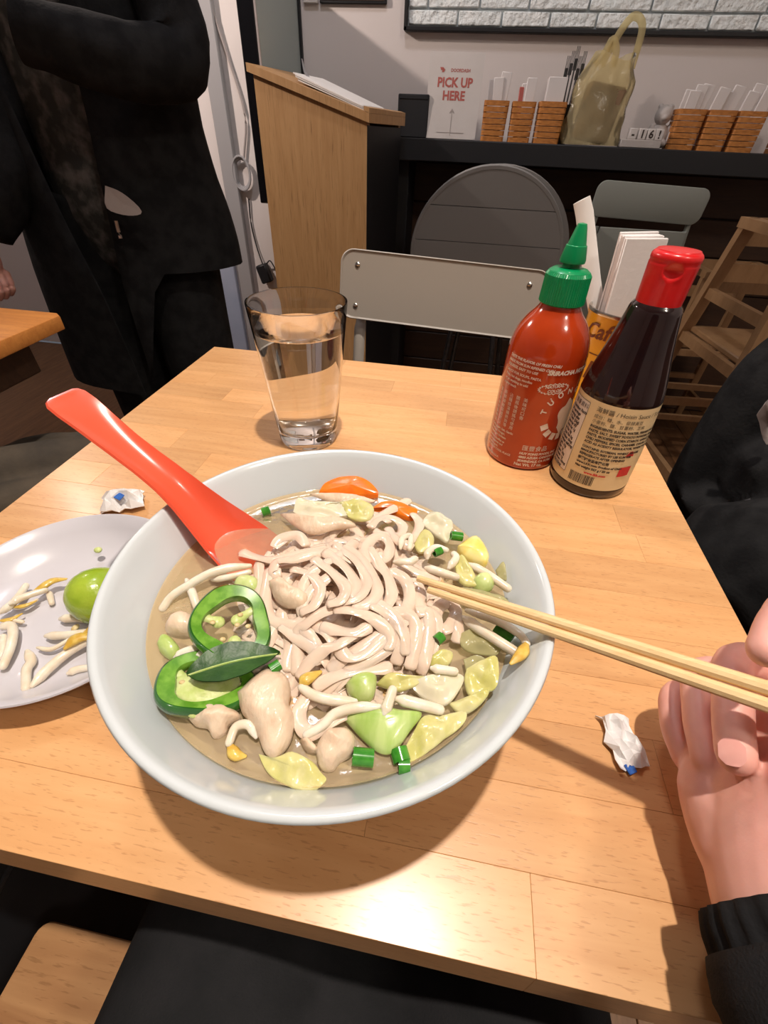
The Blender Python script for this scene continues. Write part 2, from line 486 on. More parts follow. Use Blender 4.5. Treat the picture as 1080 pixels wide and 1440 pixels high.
M['wicker'] = pbr('wicker', (0.56, 0.22, 0.05), 0.55, var=((60, 60, 160), (0.40, 0.145, 0.03), 0.4, 0.66), bump=((60, 60, 220), 0.5, 0.003))
M['napkin'] = pbr('napkin', (0.74, 0.70, 0.69), 0.9, bump=(160, 0.3, 0.001))
M['figurine'] = pbr('figurine', (0.50, 0.46, 0.44), 0.6, bump=(120, 0.4, 0.003))
M['boxbrown'] = pbr('boxbrown', (0.25, 0.16, 0.09), 0.8, bump=(60, 0.3, 0.003))


def glassy(name, col, ior, rough=0.0):
    m = bpy.data.materials.new(name); m.use_nodes = True
    nt = m.node_tree
    for n in list(nt.nodes):
        if n.type != 'OUTPUT_MATERIAL': nt.nodes.remove(n)
    g = nt.nodes.new('ShaderNodeBsdfGlass')
    g.inputs['Color'].default_value = (*col, 1); g.inputs['IOR'].default_value = ior; g.inputs['Roughness'].default_value = rough
    nt.links.new(g.outputs[0], nt.nodes['Material Output'].inputs[0])
    return m


def filmy(name, body, tint, opacity, gloss_rough=0.05, translucent=False, bump=None):
    """a thin or cloudy see-through layer: part coloured body, part clear tint, with a fresnel gloss"""
    m = bpy.data.materials.new(name); m.use_nodes = True
    nt = m.node_tree
    for n in list(nt.nodes):
        if n.type != 'OUTPUT_MATERIAL': nt.nodes.remove(n)
    N, L = nt.nodes.new, nt.links.new
    d = N('ShaderNodeBsdfTranslucent' if translucent else 'ShaderNodeBsdfDiffuse'); d.inputs[0].default_value = (*body, 1)
    if translucent:
        d2 = N('ShaderNodeBsdfDiffuse'); d2.inputs[0].default_value = (*body, 1)
        mm = N('ShaderNodeMixShader'); mm.inputs[0].default_value = 0.5
        L(d.outputs[0], mm.inputs[1]); L(d2.outputs[0], mm.inputs[2]); d = mm
    t = N('ShaderNodeBsdfTransparent'); t.inputs[0].default_value = (*tint, 1)
    mix = N('ShaderNodeMixShader'); mix.inputs[0].default_value = opacity
    L(t.outputs[0], mix.inputs[1]); L(d.outputs[0], mix.inputs[2])
    g = N('ShaderNodeBsdfGlossy'); g.inputs['Roughness'].default_value = gloss_rough
    fr = N('ShaderNodeFresnel'); fr.inputs['IOR'].default_value = 1.33
    top = N('ShaderNodeMixShader')
    L(fr.outputs[0], top.inputs[0]); L(mix.outputs[0], top.inputs[1]); L(g.outputs[0], top.inputs[2])
    if bump:
        ge = N('ShaderNodeNewGeometry'); mp = N('ShaderNodeMapping'); mp.inputs['Scale'].default_value = (bump[0],) * 3
        nz = N('ShaderNodeTexNoise'); nz.inputs['Scale'].default_value = 1; nz.inputs['Detail'].default_value = 3
        bp = N('ShaderNodeBump'); bp.inputs['Strength'].default_value = bump[1]; bp.inputs['Distance'].default_value = bump[2]
        L(ge.outputs['Position'], mp.inputs[0]); L(mp.outputs[0], nz.inputs['Vector']); L(nz.outputs['Fac'], bp.inputs['Height'])
        L(bp.outputs[0], g.inputs['Normal']); L(bp.outputs[0], fr.inputs['Normal'])
    L(top.outputs[0], nt.nodes['Material Output'].inputs[0])
    return m


M['glass'] = glassy('glass', (0.985, 0.985, 0.98), 1.48)
M['water'] = glassy('water', (0.99, 0.99, 0.985), 1.33)
M['broth'] = filmy('broth', (0.90, 0.69, 0.44), (0.95, 0.83, 0.58), 0.30, 0.03, bump=(160, 0.25, 0.0006))
M['bagfilm'] = filmy('bagfilm', (0.95, 0.84, 0.52), (0.97, 0.91, 0.70), 0.40, 0.2, True, bump=(60, 0.6, 0.004))
M['leaffilm'] = filmy('leaffilm', (0.74, 0.70, 0.40), (0.9, 0.88, 0.6), 0.75, 0.12, True, bump=(200, 0.5, 0.001))

# ================================================================== SETTING
FLOOR = mk('floor', box((0, -0.3, -0.03), (6.0, 5.4, 0.04)), M['floorwood'], smooth=False, kind='structure')
bw = 0.118
pl_i = 0
for i in range(26):
    x = -1.55 + i * (bw + 0.002)
    y = -1.2 - rng.random() * 0.5
    while y < 2.39:
        L_ = 0.7 + rng.random() * 0.6
        y1 = min(y + L_, 2.395)
        if y1 > -0.6 and y1 - y > 0.05:
            mk('plank', box((x, (y + y1) / 2, -0.005), (bw, y1 - y - 0.002, 0.0098), 0.0012), M['floorwood'], FLOOR, smooth=False)
        y = y1
mk('wall_back', box((0, 2.43, 1.53), (6.0, 0.06, 3.06)), M['wall'], smooth=False, kind='structure')
mk('wall_left', box((-3.03, -0.3, 1.53), (0.06, 5.4, 3.06)), M['wall'], smooth=False, kind='structure')
mk('wall_right', box((3.03, -0.3, 1.53), (0.06, 5.4, 3.06)), M['wall'], smooth=False, kind='structure')
mk('wall_front', box((0, -3.03, 1.53), (6.0, 0.06, 3.06)), M['wall'], smooth=False, kind='structure')
mk('ceiling', box((0, -0.3, 3.09), (6.12, 5.52, 0.06)), M['ceiling'], smooth=False, kind='structure')
mk('trim_1', box((-1.115, 2.385, 1.3), (0.07, 0.03, 2.6), 0.004), M['trimgrey'], smooth=False, kind='structure')
mk('bluelight_panel', box((-1.52, 2.388, 0.29), (0.70, 0.024, 0.58), 0.004), M['bluelight_tint'], smooth=False, kind='structure')  # added panel that carries the painted blue light low on the wall
mk('baseboard_back', box((-0.94, 2.39, 0.05), (0.28, 0.02, 0.10), 0.004), M['trimgrey'], smooth=False, kind='structure')

# round ceiling downlight over the table, plus fittings added for the fill lamps
for lx, ly, lb in ((0.10, 0.14, 'round black ceiling downlight straight above the dining table'), (1.3, -0.6, 'round black fitting added for the fill lamp behind the diner on the right'),
                   (-0.45, 1.15, 'round black fitting added for the fill lamp in front of the podium')):
    mk('downlight_or_added_fitting', lathe([(0.05, 0.0), (0.075, 0.0), (0.08, 0.012), (0.08, 0.062), (0.055, 0.062), (0.05, 0.0)], (lx, ly, 2.998), 24), M['black'], label=lb, cat='ceiling lamp')

# dark boards on the wall under the counter
UB = mk('wall_panel', box((0.62, 2.383, 0.49), (1.95, 0.03, 0.98)), M['black'], smooth=False, kind='structure')
for i in range(7):
    mk('plank', box((0.62, 2.36, 0.075 + i * 0.138), (1.95, 0.018, 0.134), 0.003), M['darkwood'], UB, smooth=False)

# grey-green partition panel with a black front edge
PP = empty('partition_panel', (-0.765, 2.17, 0.84), 'grey-green partition panel with black front edge behind the podium', 'partition')
mk('panel', box((-0.765, 2.180, 1.156), (0.034, 0.43, 0.62), 0.003), M['greengrey'], PP, smooth=False)
mk('edge_strip', box((-0.775, 1.952, 1.151), (0.055, 0.024, 0.63), 0.003), M['blackgloss'], PP, smooth=False)
mk('corner_strip', box((-0.742, 2.390, 1.155), (0.010, 0.014, 0.62), 0.001), M['black'], PP, smooth=False)
mk('edge_bead', box((-0.744, 1.9435, 1.151), (0.006, 0.005, 0.63)), M['hem'], PP, smooth=False)

# framed white painted bricks
BF = empty('brick_panel', (0.42, 2.38, 1.345), 'black-framed panel of white painted brick high on the back wall', 'wall panel')
mk('backing', box((0.42, 2.392, 1.645), (1.50, 0.012, 0.60)), M['mortar'], BF, smooth=False)
for s, c_, d_ in (('frame_bar', (0.42, 2.382, 1.351), (1.52, 0.036, 0.012)), ('frame_bar', (0.42, 2.382, 1.939), (1.52, 0.036, 0.012)),
                  ('frame_bar', (-0.334, 2.382, 1.645), (0.012, 0.036, 0.60)), ('frame_bar', (1.174, 2.382, 1.645), (0.012, 0.036, 0.60))):
    mk(s, box(c_, d_, 0.002), M['black'], BF, smooth=False)
bz = 1.359
row = 0
while bz < 1.93:
    h_ = min(0.042 + rng.uniform(-0.007, 0.007), 1.932 - bz)
    x = -0.327 - (0.09 if row % 2 else 0.0)
    while x < 1.165:
        w_ = 0.185 + rng.uniform(-0.035, 0.03)
        x0, x1 = max(x, -0.327), min(x + w_, 1.167)
        if x1 - x0 > 0.012 and h_ > 0.012:
            g = box(((x0 + x1) / 2, 2.384 - rng.uniform(0, 0.004), bz + h_ / 2), (x1 - x0 - 0.006, 0.012, h_ - 0.006), 0.0028)
            g = ([v + Vector((0, 0, 0.003 * noise.noise(Vector((v.x * 9, row * 3.1, v.z * 20))))) for v in g[0]], g[1])
            mk('brick', g, M['paintbrick'], BF)
        x += w_
    bz += h_
    row += 1

# two small pictures beside it
pf = empty('picture_frame', (-0.685, 2.39, 1.412), 'small white-edged picture at the top left of the back wall', 'picture')
mk('frame', box((-0.695, 2.392, 1.522), (0.055, 0.016, 0.22), 0.002), M['signwhite'], pf, smooth=False)
mk('print', box((-0.695, 2.3835, 1.522), (0.045, 0.003, 0.20)), M['paper'], pf, smooth=False)
pf = empty('picture_frame', (-0.53, 2.39, 1.412), 'dark framed picture next to the white-edged one, near the brick panel', 'picture')
mk('frame', box((-0.535, 2.392, 1.512), (0.25, 0.016, 0.20), 0.002), M['black'], pf, smooth=False)
mk('print', box((-0.535, 2.3835, 1.512), (0.235, 0.003, 0.185)), M['darkwood'], pf, smooth=False)

# cable, coil and power adapter on the left stretch of wall
CB = empty('power_adapter', (-1.02, 2.385, 0.46), 'small black power adapter with cable plugged in low on the white wall', 'adapter')
mk('adapter_block', box((-1.005, 2.375, 0.49), (0.055, 0.045, 0.085), 0.006, roty(-18)), M['black'], CB)
mk('cord', tube(path([(-1.045, 2.392, 0.80), (-1.05, 2.392, 0.70), (-1.035, 2.39, 0.60), (-1.012, 2.38, 0.53)], 16), 0.0032, 6), M['black'], CB)
mk('cord', tube(path([(-0.99, 2.38, 0.535), (-0.965, 2.37, 0.55), (-0.94, 2.372, 0.50), (-0.93, 2.38, 0.42), (-0.925, 2.388, 0.2)], 18), 0.003, 6), M['black'], CB)
CW = empty('coiled_cable', (-1.05, 2.385, 0.80), 'white coiled cable hanging on the wall above the power adapter', 'cable')
for k in range(3):
    pts = [(-1.055 + (0.034 + 0.004 * k) * math.cos(a), 2.384 - 0.006 * k, 0.895 + (0.052 + 0.005 * k) * math.sin(a)) for a in [i * math.pi / 10 for i in range(21)]]
    mk('coil', tube(pts, 0.0045, 6, up=(0, 1, 0)), M['trimgrey'], CW)
mk('cord', tube(path([(-1.04, 2.388, 0.95), (-1.01, 2.39, 1.1), (-1.06, 2.39, 1.3), (-1.12, 2.365, 1.55), (-1.13, 2.365, 1.8)], 20), 0.005, 6), M['hem'], CW)

# ================================================================== COUNTER AND WHAT STANDS ON IT
CT = empty('bar_counter', (0.62, 2.2, 0.0), 'long black bar counter along the back wall', 'counter')
mk('counter_top', box((0.645, 2.222, 1.014), (1.93, 0.345, 0.064), 0.003), M['counterblack'], CT)
mk('support', box((-0.290, 2.235, 0.491), (0.06, 0.22, 0.982), 0.003), M['counterblack'], CT)
mk('support', box((1.56, 2.235, 0.491), (0.06, 0.22, 0.982), 0.003), M['counterblack'], CT)
ZC = 1.046
mk('card_box', join(box((-0.262, 2.19, ZC + 0.0595), (0.112, 0.075, 0.119), 0.003), box((-0.262, 2.1515, ZC + 0.1105), (0.10, 0.003, 0.008))), M['counterblack'],
   label='small black box on the counter left of the pick-up sign', cat='box')

SG = empty('pickup_sign', (-0.12, 2.17, ZC), 'white pick up here sign standing on the counter', 'sign')
mr_ = Matrix.Translation((-0.121, 2.165, ZC + 0.1145)) @ rotx(90 - 4).to_4x4()
mk('sign_board', slab(rrect(0.188, 0.227, 0.006), -0.003, 0.003, mr_), M['signwhite'], SG)
mk('stand_foot', box((-0.121, 2.19, ZC + 0.003), (0.16, 0.07, 0.006), 0.001), M['signwhite'], SG)


def sign_text(s, size, x, y, mat, name, bold=0.0):
    g = text2d(s, size, 'CENTER', bold=bold)
    mk(name, xf(g, mr_ @ Matrix.Translation((x, y, 0.0036))), mat, SG, smooth=False)


sign_text('PICK UP', 0.034, 0.0, 0.026, M['signred'], 'lettering', 0.0012)
sign_text('HERE', 0.034, 0.0, -0.008, M['signred'], 'lettering', 0.0012)
sign_text('DOORDASH', 0.012, 0.016, 0.064, M['signred'], 'lettering', 0.0003)
mk('logo_mark', xf(slab([(-0.056, 0.075), (-0.045, 0.075), (-0.038, 0.069), (-0.042, 0.063), (-0.049, 0.063), (-0.047, 0.068), (-0.052, 0.068)], 0.0034, 0.004), mr_), M['signred'], SG, smooth=False)
mk('arrow', xf(join(slab([(-0.0008, -0.105), (0.0008, -0.105), (0.0008, -0.035), (-0.0008, -0.035)], 0.0034, 0.004),
                    slab([(0.0, -0.030), (-0.009, -0.042), (-0.007, -0.0435), (0.0, -0.034), (0.007, -0.0435), (0.009, -0.042)], 0.0034, 0.004),
                    slab([(-0.05, -0.097), (0.05, -0.097), (0.05, -0.0955), (-0.05, -0.0955)], 0.0034, 0.004)), mr_), M['hem'], SG, smooth=False)


def basket(cx, cy, w, h, label, kind, k):
    r = empty('wicker_cup', (cx, cy, ZC), label, 'basket', 'wicker cups on the counter')
    rows = 7
    for i in range(rows):
        z0, z1 = ZC + h * i / rows, ZC + h * (i + 1) / rows - 0.002
        t = i / (rows - 1)
        ww = w * (0.93 + 0.07 * t)
        out = rrect(ww, ww * 0.9, 0.010, 3)
        inn = rrect(ww - 0.010, ww * 0.9 - 0.010, 0.006, 3)
        V, F = [], []
        n = len(out)
        for (a, b), z in ((( out, inn), z0), ((out, inn), z1)):
            V += [Vector((cx + p[0], cy + p[1], z)) for p in a] + [Vector((cx + p[0], cy + p[1], z)) for p in b]
        for q in range(n):
            p = (q + 1) % n
            F += [(q, p, 2 * n + p, 2 * n + q), (n + q, n + p, 3 * n + p, 3 * n + q), (2 * n + q, 2 * n + p, 3 * n + p, 3 * n + q), (q, p, n + p, n + q)]
        if i == 0:
            F.append(tuple(range(n)))
        mk('woven_band', (V, F), M['wicker'], r, angle=30)
    # what stands in it
    tops = {'napkins': 3, 'mixed': 3, 'roll': 1, 'sheets': 4}[kind]
    what = {'napkins': 'folded white napkins standing in ', 'mixed': 'white and red packets standing in ', 'roll': 'thick white napkin stack standing in ', 'sheets': 'white paper sheets standing in '}[kind]
    nb = empty('napkin_bundle', (cx, cy, ZC + 0.02), what + label, 'napkins', 'paper in the wicker cups')
    for j in range(tops):
        a = rng.uniform(-9, 9) + (12 if kind == 'sheets' else 0)
        wd = w * (0.66 if kind == 'roll' else 0.40)
        dp = w * (0.5 if kind == 'roll' else 0.1)
        hh = h * (1.42 if kind == 'roll' else rng.uniform(1.30, 1.55))
        x = cx + (j - (tops - 1) / 2) * w * (0.17 if kind != 'roll' else 0)
        mt = M['signred'] if (kind == 'mixed' and j == 0) else M['napkin']
        if kind == 'mixed' and j == 0: hh, wd = h * 1.22, w * 0.2
        mk('sheet', box((x, cy + rng.uniform(-0.1, 0.1) * w, ZC + 0.012 + hh / 2), (wd, dp, hh), 0.002, roty(a * (0.5 if kind != 'roll' else 0.1))), mt, nb)


basket(0.034, 2.19, 0.088, 0.112, 'wicker cup beside the pick-up sign', 'napkins', 0)
basket(0.130, 2.19, 0.082, 0.112, 'second wicker cup from the pick-up sign', 'mixed', 1)
basket(0.228, 2.19, 0.094, 0.114, 'wicker cup nearest the plastic bag', 'roll', 2)
basket(0.690, 2.19, 0.090, 0.108, 'wicker cup beside the small figurine', 'sheets', 3)
basket(0.786, 2.19, 0.090, 0.108, 'second wicker cup from the figurine', 'sheets', 4)
basket(0.882, 2.19, 0.090, 0.108, 'third wicker cup from the figurine', 'sheets', 5)
basket(1.035, 2.19, 0.090, 0.108, 'lone wicker cup at the right counter end', 'napkins', 6)

# dark forks in a cup behind the bag
FK = empty('utensil_cup', (0.285, 2.27, ZC), 'black cup of dark forks behind the plastic bag', 'utensils')
mk('cup', lathe([(0, 0), (0.028, 0), (0.032, 0.11), (0.029, 0.11), (0.026, 0.004), (0, 0.004)], (0.285, 2.27, ZC), 20), M['black'], FK)
for k in range(5):
    x = 0.268 + 0.009 * k
    top = ZC + 0.225 + 0.012 * ((k * 7) % 3)
    mk('fork', join(tube([(x, 2.27, ZC + 0.02), (x + 0.004 * (k - 2), 2.27, top - 0.045)], 0.003, 6),
                    box((x + 0.004 * (k - 2), 2.27, top - 0.035), (0.012, 0.003, 0.03), 0.001),
                    *[box((x + 0.004 * (k - 2) + dx, 2.27, top - 0.008), (0.002, 0.002, 0.036)) for dx in (-0.0045, 0, 0.0045)]), M['darksteel'], FK)

# yellowish plastic carrier bag with a takeout box in it
def bag_ring(t):
    # t 0 bottom .. 1 top ; returns centre x, half-width, half-depth
    cx = 0.385 + 0.015 * t - 0.012 * math.sin(t * 3.0)
    hw = 0.098 * (1 - 0.10 * t) if t < 0.72 else 0.098 * 0.93 * (1 - (t - 0.72) * 1.15)
    return cx, hw, 0.062 * (1 - 0.45 * t)


def bag_mesh():
    V, F = [], []
    n, rows = 40, 26
    for i in range(rows + 1):
        t = i / rows
        cx, hw, hd = bag_ring(t)
        z = ZC + 0.002 + 0.225 * t
        for k in range(n):
            a = 2 * math.pi * k / n
            f = 1 + 0.16 * noise.noise(Vector((math.cos(a) * 3.0, math.sin(a) * 3.0, t * 4.0))) + 0.07 * noise.noise(Vector((math.cos(a) * 9.0, math.sin(a) * 9.0, t * 5.0))) + 0.05 * math.sin(a * 9 + t * 3) * t
            V.append(Vector((cx + hw * f * math.cos(a), 2.175 + hd * f * math.sin(a), z + 0.012 * t * math.sin(2 * a + 0.6))))
    for i in range(rows):
        for k in range(n):
            j = (k + 1) % n
            F.append((i * n + k, i * n + j, (i + 1) * n + j, (i + 1) * n + k))
    F.append(tuple(range(n)))
    return V, F


BG = empty('plastic_bag', (0.385, 2.175, ZC), 'yellowish see-through plastic carrier bag on the counter', 'bag')
mk('sack', bag_mesh(), M['bagfilm'], BG, angle=80)
for x0, x1, zt, yy in ((0.345, 0.385, 0.262, 2.16), (0.372, 0.452, 0.318, 2.19)):
    mk('handle', tube(path([(x0 - 0.012, yy, ZC + 0.205), ((x0 * 0.7 + x1 * 0.3), yy, ZC + zt - 0.03), ((x0 * 0.35 + x1 * 0.65), yy, ZC + zt), (x1 + 0.006, yy, ZC + zt - 0.025), (x1 + 0.008, yy, ZC + 0.20)], 22), 0.011, 8, up=(0, 1, 0), flat=0.25), M['bagfilm'], BG)
mk('takeout_box', box((0.385, 2.175, ZC + 0.085), (0.125, 0.07, 0.15), 0.008, roty(8)), M['boxbrown'], label='brown takeout box inside the yellowish plastic bag', cat='box')

# perpetual calendar blocks and pale figurine
CA = empty('block_calendar', (0.545, 2.15, ZC), 'white block calendar with number tiles beside the plastic bag', 'calendar')
mk('base', box((0.548, 2.15, ZC + 0.011), (0.135, 0.04, 0.022), 0.002), M['figurine'], CA)
for x, s in ((0.515, '-'), (0.546, '1'), (0.575, '6'), (0.602, '!')):
    b_ = mk('number_tile', box((x, 2.148, ZC + 0.037), (0.026, 0.028, 0.030), 0.002), M['signwhite'], CA)
    mk('digit', xf(text2d(s, 0.03, 'CENTER', bold=0.001), Matrix.Translation((x, 2.1335, ZC + 0.027)) @ rotx(90).to_4x4()), M['ink'], b_, smooth=False)
FG = empty('figurine', (0.615, 2.21, ZC), 'small pale figurine sitting on the counter behind the number tiles', 'figurine')
mk('body', remeshed(join(blob((0.615, 2.21, ZC + 0.035), (0.034, 0.026, 0.036), lump=0.1), blob((0.597, 2.196, ZC + 0.014), (0.018, 0.022, 0.012), lump=0.05), blob((0.634, 2.196, ZC + 0.014), (0.018, 0.022, 0.012), lump=0.05),
                         blob((0.587, 2.205, ZC + 0.045), (0.010, 0.012, 0.024), lump=0.05), blob((0.645, 2.205, ZC + 0.045), (0.010, 0.012, 0.024), lump=0.05)), 0.0025, 4), M['figurine'], FG)
mk('head', remeshed(join(blob((0.615, 2.208, ZC + 0.090), (0.028, 0.026, 0.028), lump=0.05), blob((0.615, 2.184, ZC + 0.083), (0.010, 0.008, 0.008), lump=0.0), blob((0.597, 2.21, ZC + 0.112), (0.009, 0.007, 0.009), lump=0.0), blob((0.633, 2.21, ZC + 0.112), (0.009, 0.007, 0.009), lump=0.0)), 0.0025, 3), M['figurine'], FG)

# ================================================================== PODIUM
PD = empty('host_podium', (-0.53, 1.9, 0.0), 'oak-veneered host podium with sloping top', 'podium')
pA, pB = Vector((-0.352, 1.755, 0)), Vector((-0.735, 1.845, 0))     # right and left lower corners of the panel that faces the table
pd = (pB - pA).normalized()
pn = Vector((-pd.y, pd.x, 0))
if pn.y < 0: pn = -pn
pn = pn.normalized()


def prism(a, b, d0, d1, za0, zb0, za1, zb1):
    """wall-like solid from a to b, from depth d0 to d1, bottom heights za0/zb0 and top heights za1/zb1"""
    V = [a + pn * d0 + Vector((0, 0, za0)), b + pn * d0 + Vector((0, 0, zb0)), b + pn * d1 + Vector((0, 0, zb0)), a + pn * d1 + Vector((0, 0, za0)),
         a + pn * d0 + Vector((0, 0, za1)), b + pn * d0 + Vector((0, 0, zb1)), b + pn * d1 + Vector((0, 0, zb1)), a + pn * d1 + Vector((0, 0, za1))]
    return V, [(0, 1, 2, 3), (4, 5, 6, 7), (0, 1, 5, 4), (1, 2, 6, 5), (2, 3, 7, 6), (3, 0, 4, 7)]


mk('side_panel', prism(pA, pB, 0.0, 0.018, 0, 0, 1.078, 1.180), M['oak'], PD, smooth=False)
mk('side_panel', prism(pA, pB, 0.262, 0.28, 0, 0, 1.078, 1.180), M['oak'], PD, smooth=False)
mk('front_panel', prism(pA + pd * 0.376, pB, 0.0185, 0.2615, 0, 0, 1.17, 1.178), M['oak'], PD, smooth=False)
mk('inner_shelf', prism(pA + pd * 0.01, pA + pd * 0.375, 0.0185, 0.2615, 0.70, 0.70, 0.72, 0.72), M['black'], PD, smooth=False)
mk('inner_back', prism(pA - pd * 0.002, pA - pd * 0.0002, 0.0, 0.28, 0.0, 0.0, 1.070, 1.071), M['black'], PD, smooth=False)
mk('top_board', prism(pA - pd * 0.012, pB + pd * 0.015, -0.012, 0.292, 1.076, 1.186, 1.098, 1.206), M['oak'], PD, smooth=False)
mk('ledge', prism(pA - pd * 0.012, pA + pd * 0.006, -0.012, 0.292, 1.0985, 1.104, 1.110, 1.114), M['oak'], PD, smooth=False)
PS = empty('paper_stack', tuple(pA + pd * 0.15 + pn * 0.13 + Vector((0, 0, 1.13))), 'stack of loose white papers on top of the podium', 'papers')
for k in range(5):
    o_ = 0.004 * k + rng.uniform(-0.004, 0.004)
    mk('sheet', prism(pA + pd * (0.012 + o_), pA + pd * (0.24 + o_), 0.02 + rng.uniform(-0.008, 0.008), 0.20 + rng.uniform(-0.01, 0.01), 1.1035 + 0.003 * k, 1.168 + 0.004 * k, 1.1052 + 0.003 * k, 1.1702 + 0.0042 * k), M['paper'], PS, smooth=False)
mk('curled_corner', tube(path([tuple(pA + pd * 0.235 + pn * 0.08 + Vector((0, 0, 1.176))), tuple(pA + pd * 0.252 + pn * 0.08 + Vector((0, 0, 1.192))), tuple(pA + pd * 0.262 + pn * 0.08 + Vector((0, 0, 1.222)))], 8), [0.012, 0.01, 0.003], 6, flat=0.15), M['trimgrey'], PS)

# ================================================================== CHAIRS AND TABLES AT THE BACK
FC = empty('folding_chair', (-0.04, 0.80, 0.0), 'taupe metal folding chair across the table with riveted backrest', 'chair')
cc = Vector((-0.040, 0.952, 0.812))
mcb = Matrix.Translation(cc) @ roty(2.0).to_4x4() @ rotx(90 - 9).to_4x4()
bend = lambda g: ([Vector((v.x, v.y, v.z - 0.9 * v.x * v.x * 0.35)) for v in g[0]], g[1])


def back_plate():
    out = rrect(0.408, 0.126, 0.026, 8)
    bm = bmesh.new()
    # grid plate cut to a rounded outline, with a rolled lip
    V, F = [], []
    ring = []
    for k, (sc, dz) in enumerate(((1.0, -0.004), (1.0, 0.0025), (0.985, 0.004), (0.965, 0.0025), (0.955, 0.001))):
        ring.append(len(V))
        for x, y in out:
            e = 0.204 - abs(0.204 * (1 - sc))
            V.append(Vector((x * (1 - (1 - sc) * 0.5), y * (1 - (1 - sc) * 1.5), dz)))
    n = len(out)
    for a in range(4):
        for k in range(n):
            j = (k + 1) % n
            F.append((ring[a] + k, ring[a] + j, ring[a + 1] + j, ring[a + 1] + k))
    F.append(tuple(range(ring[4], ring[4] + n)))
    F.append(tuple(range(ring[0], ring[0] + n)))
    bm.free()
    return V, F


bk = mk('backrest', xf(back_plate(), mcb), M['metalgrey'], FC)
for x, y in ((-0.170, 0.036), (-0.170, -0.038), (0.166, 0.036), (0.166, -0.038)):
    mk('rivet', xf(lathe([(0.0052, 0.0), (0.005, 0.002), (0.003, 0.0035), (0, 0.004)], (x, y, 0.001), 12), mcb), M['steel'], bk)
for sx in (-1, 1):
    x = cc.x + 0.166 * sx
    mk('leg', tube(path([(x, 0.978, 0.85), (x, 0.975, 0.75), (x, 0.955, 0.70), (x, 0.90, 0.46), (x, 0.80, 0.01)], 20), [0.009, 0.009, 0.0125, 0.012, 0.011, 0.011], 10, up=(0, 1, 0), flat=0.8), M['metalgrey'], FC)
    mk('leg', tube([(x * 1.0 - 0.018 * sx, 0.62, 0.45), (x - 0.018 * sx, 1.02, 0.01)], 0.010, 8), M['metalgrey'], FC)
mk('seat', xf(slab(rrect(0.30, 0.36, 0.04), -0.008, 0.008, bev=0.003), Matrix.Translation((cc.x, 0.75, 0.452))), M['metalgrey'], FC)
mk('stretcher', tube([(cc.x - 0.166, 0.845, 0.20), (cc.x + 0.166, 0.845, 0.20)], 0.007, 8), M['metalgrey'], FC)

# round folded table leaning under the counter, made of four boards
RT = empty('round_table', (0.07, 1.90, 0.0), 'grey round tabletop leaning under the counter', 'table')
rc, rr = Vector((0.065, 1.885, 0.722)), 0.262
mrt = Matrix.Translation(rc) @ rotx(90 + 10).to_4x4()
cuts = [-rr, -0.125, 0.045, 0.155, rr]
for a, b in zip(cuts, cuts[1:]):
    a2, b2 = a + 0.0012, b - 0.0012
    pts = []
    N_ = 22
    for i in range(N_ + 1):
        y = a2 + (b2 - a2) * i / N_
        pts.append((math.sqrt(max(rr * rr - y * y, 1e-8)), y))
    left = [(-x, y) for x, y in reversed(pts)]
    mk('board', slab(pts + left, -0.008, 0.008, mrt), M['tablegrey'], RT, smooth=False)
mk('rim', xf(lathe([(rr + 0.0005, -0.014), (rr + 0.010, -0.014), (rr + 0.012, 0.0), (rr + 0.010, 0.009), (rr + 0.0005, 0.009), (rr + 0.0005, -0.014)], (0, 0, 0), 64), mrt), M['tablegrey'], RT)
mk('back_disc', xf(lathe([(0, -0.030), (rr + 0.012, -0.030), (rr + 0.012, -0.0145), (0, -0.0145)], (0.02, -0.004, 0), 56), mrt), M['tablegrey'], RT)
for sx in (-0.10, 0.10):
    mk('leg', tube(path([(rc.x + sx * 0.8, 1.875, 0.50), (rc.x + sx, 1.86, 0.30), (rc.x + sx * 1.25, 1.84, 0.011)], 10), 0.010, 8), M['darksteel'], RT)
    mk('leg', tube(path([(rc.x + sx * 0.8 + 0.03, 1.90, 0.50), (rc.x + sx + 0.035, 1.93, 0.30), (rc.x + sx * 1.25 + 0.04, 1.96, 0.011)], 10), 0.010, 8), M['darksteel'], RT)
mk('cross_bar', tube([(rc.x - 0.11, 1.862, 0.22), (rc.x + 0.11, 1.862, 0.22)], 0.007, 8), M['darksteel'], RT)

# second folding chair, stowed under the counter
F2 = empty('folding_chair', (0.59, 1.95, 0.0), 'grey-green folding chair stowed under the counter', 'chair')
mf = Matrix.Translation((0.590, 1.955, 0.905)) @ roty(1.5).to_4x4() @ rotx(90 + 4).to_4x4()
b2_ = mk('backrest', xf(slab(rrect(0.365, 0.104, 0.03, 8), -0.006, 0.006, bev=0.003), mf), M['chairgreen'], F2)
m2 = Matrix.Translation((0.585, 1.925, 0.645)) @ rotx(90 + 6).to_4x4()
mk('seat', xf(slab([(0.140, 0.19), (-0.140, 0.19), (-0.165, 0.0), (-0.150, -0.17), (0.150, -0.17), (0.165, 0.0)], -0.006, 0.006, bev=0.003), m2), M['chairgreen'], F2)
for sx in (-1, 1):
    mk('leg', tube(path([(0.59 + 0.150 * sx, 1.968, 0.93), (0.59 + 0.160 * sx, 1.965, 0.80), (0.59 + 0.185 * sx, 1.93, 0.40), (0.59 + 0.19 * sx, 1.90, 0.011)], 16), 0.009, 8), M['chairgreen'], F2)
    mk('leg', tube(path([(0.59 + 0.148 * sx, 1.950, 0.83), (0.59 + 0.168 * sx, 1.948, 0.42), (0.59 + 0.17 * sx, 1.99, 0.011)], 12), 0.009, 8), M['chairgreen'], F2)
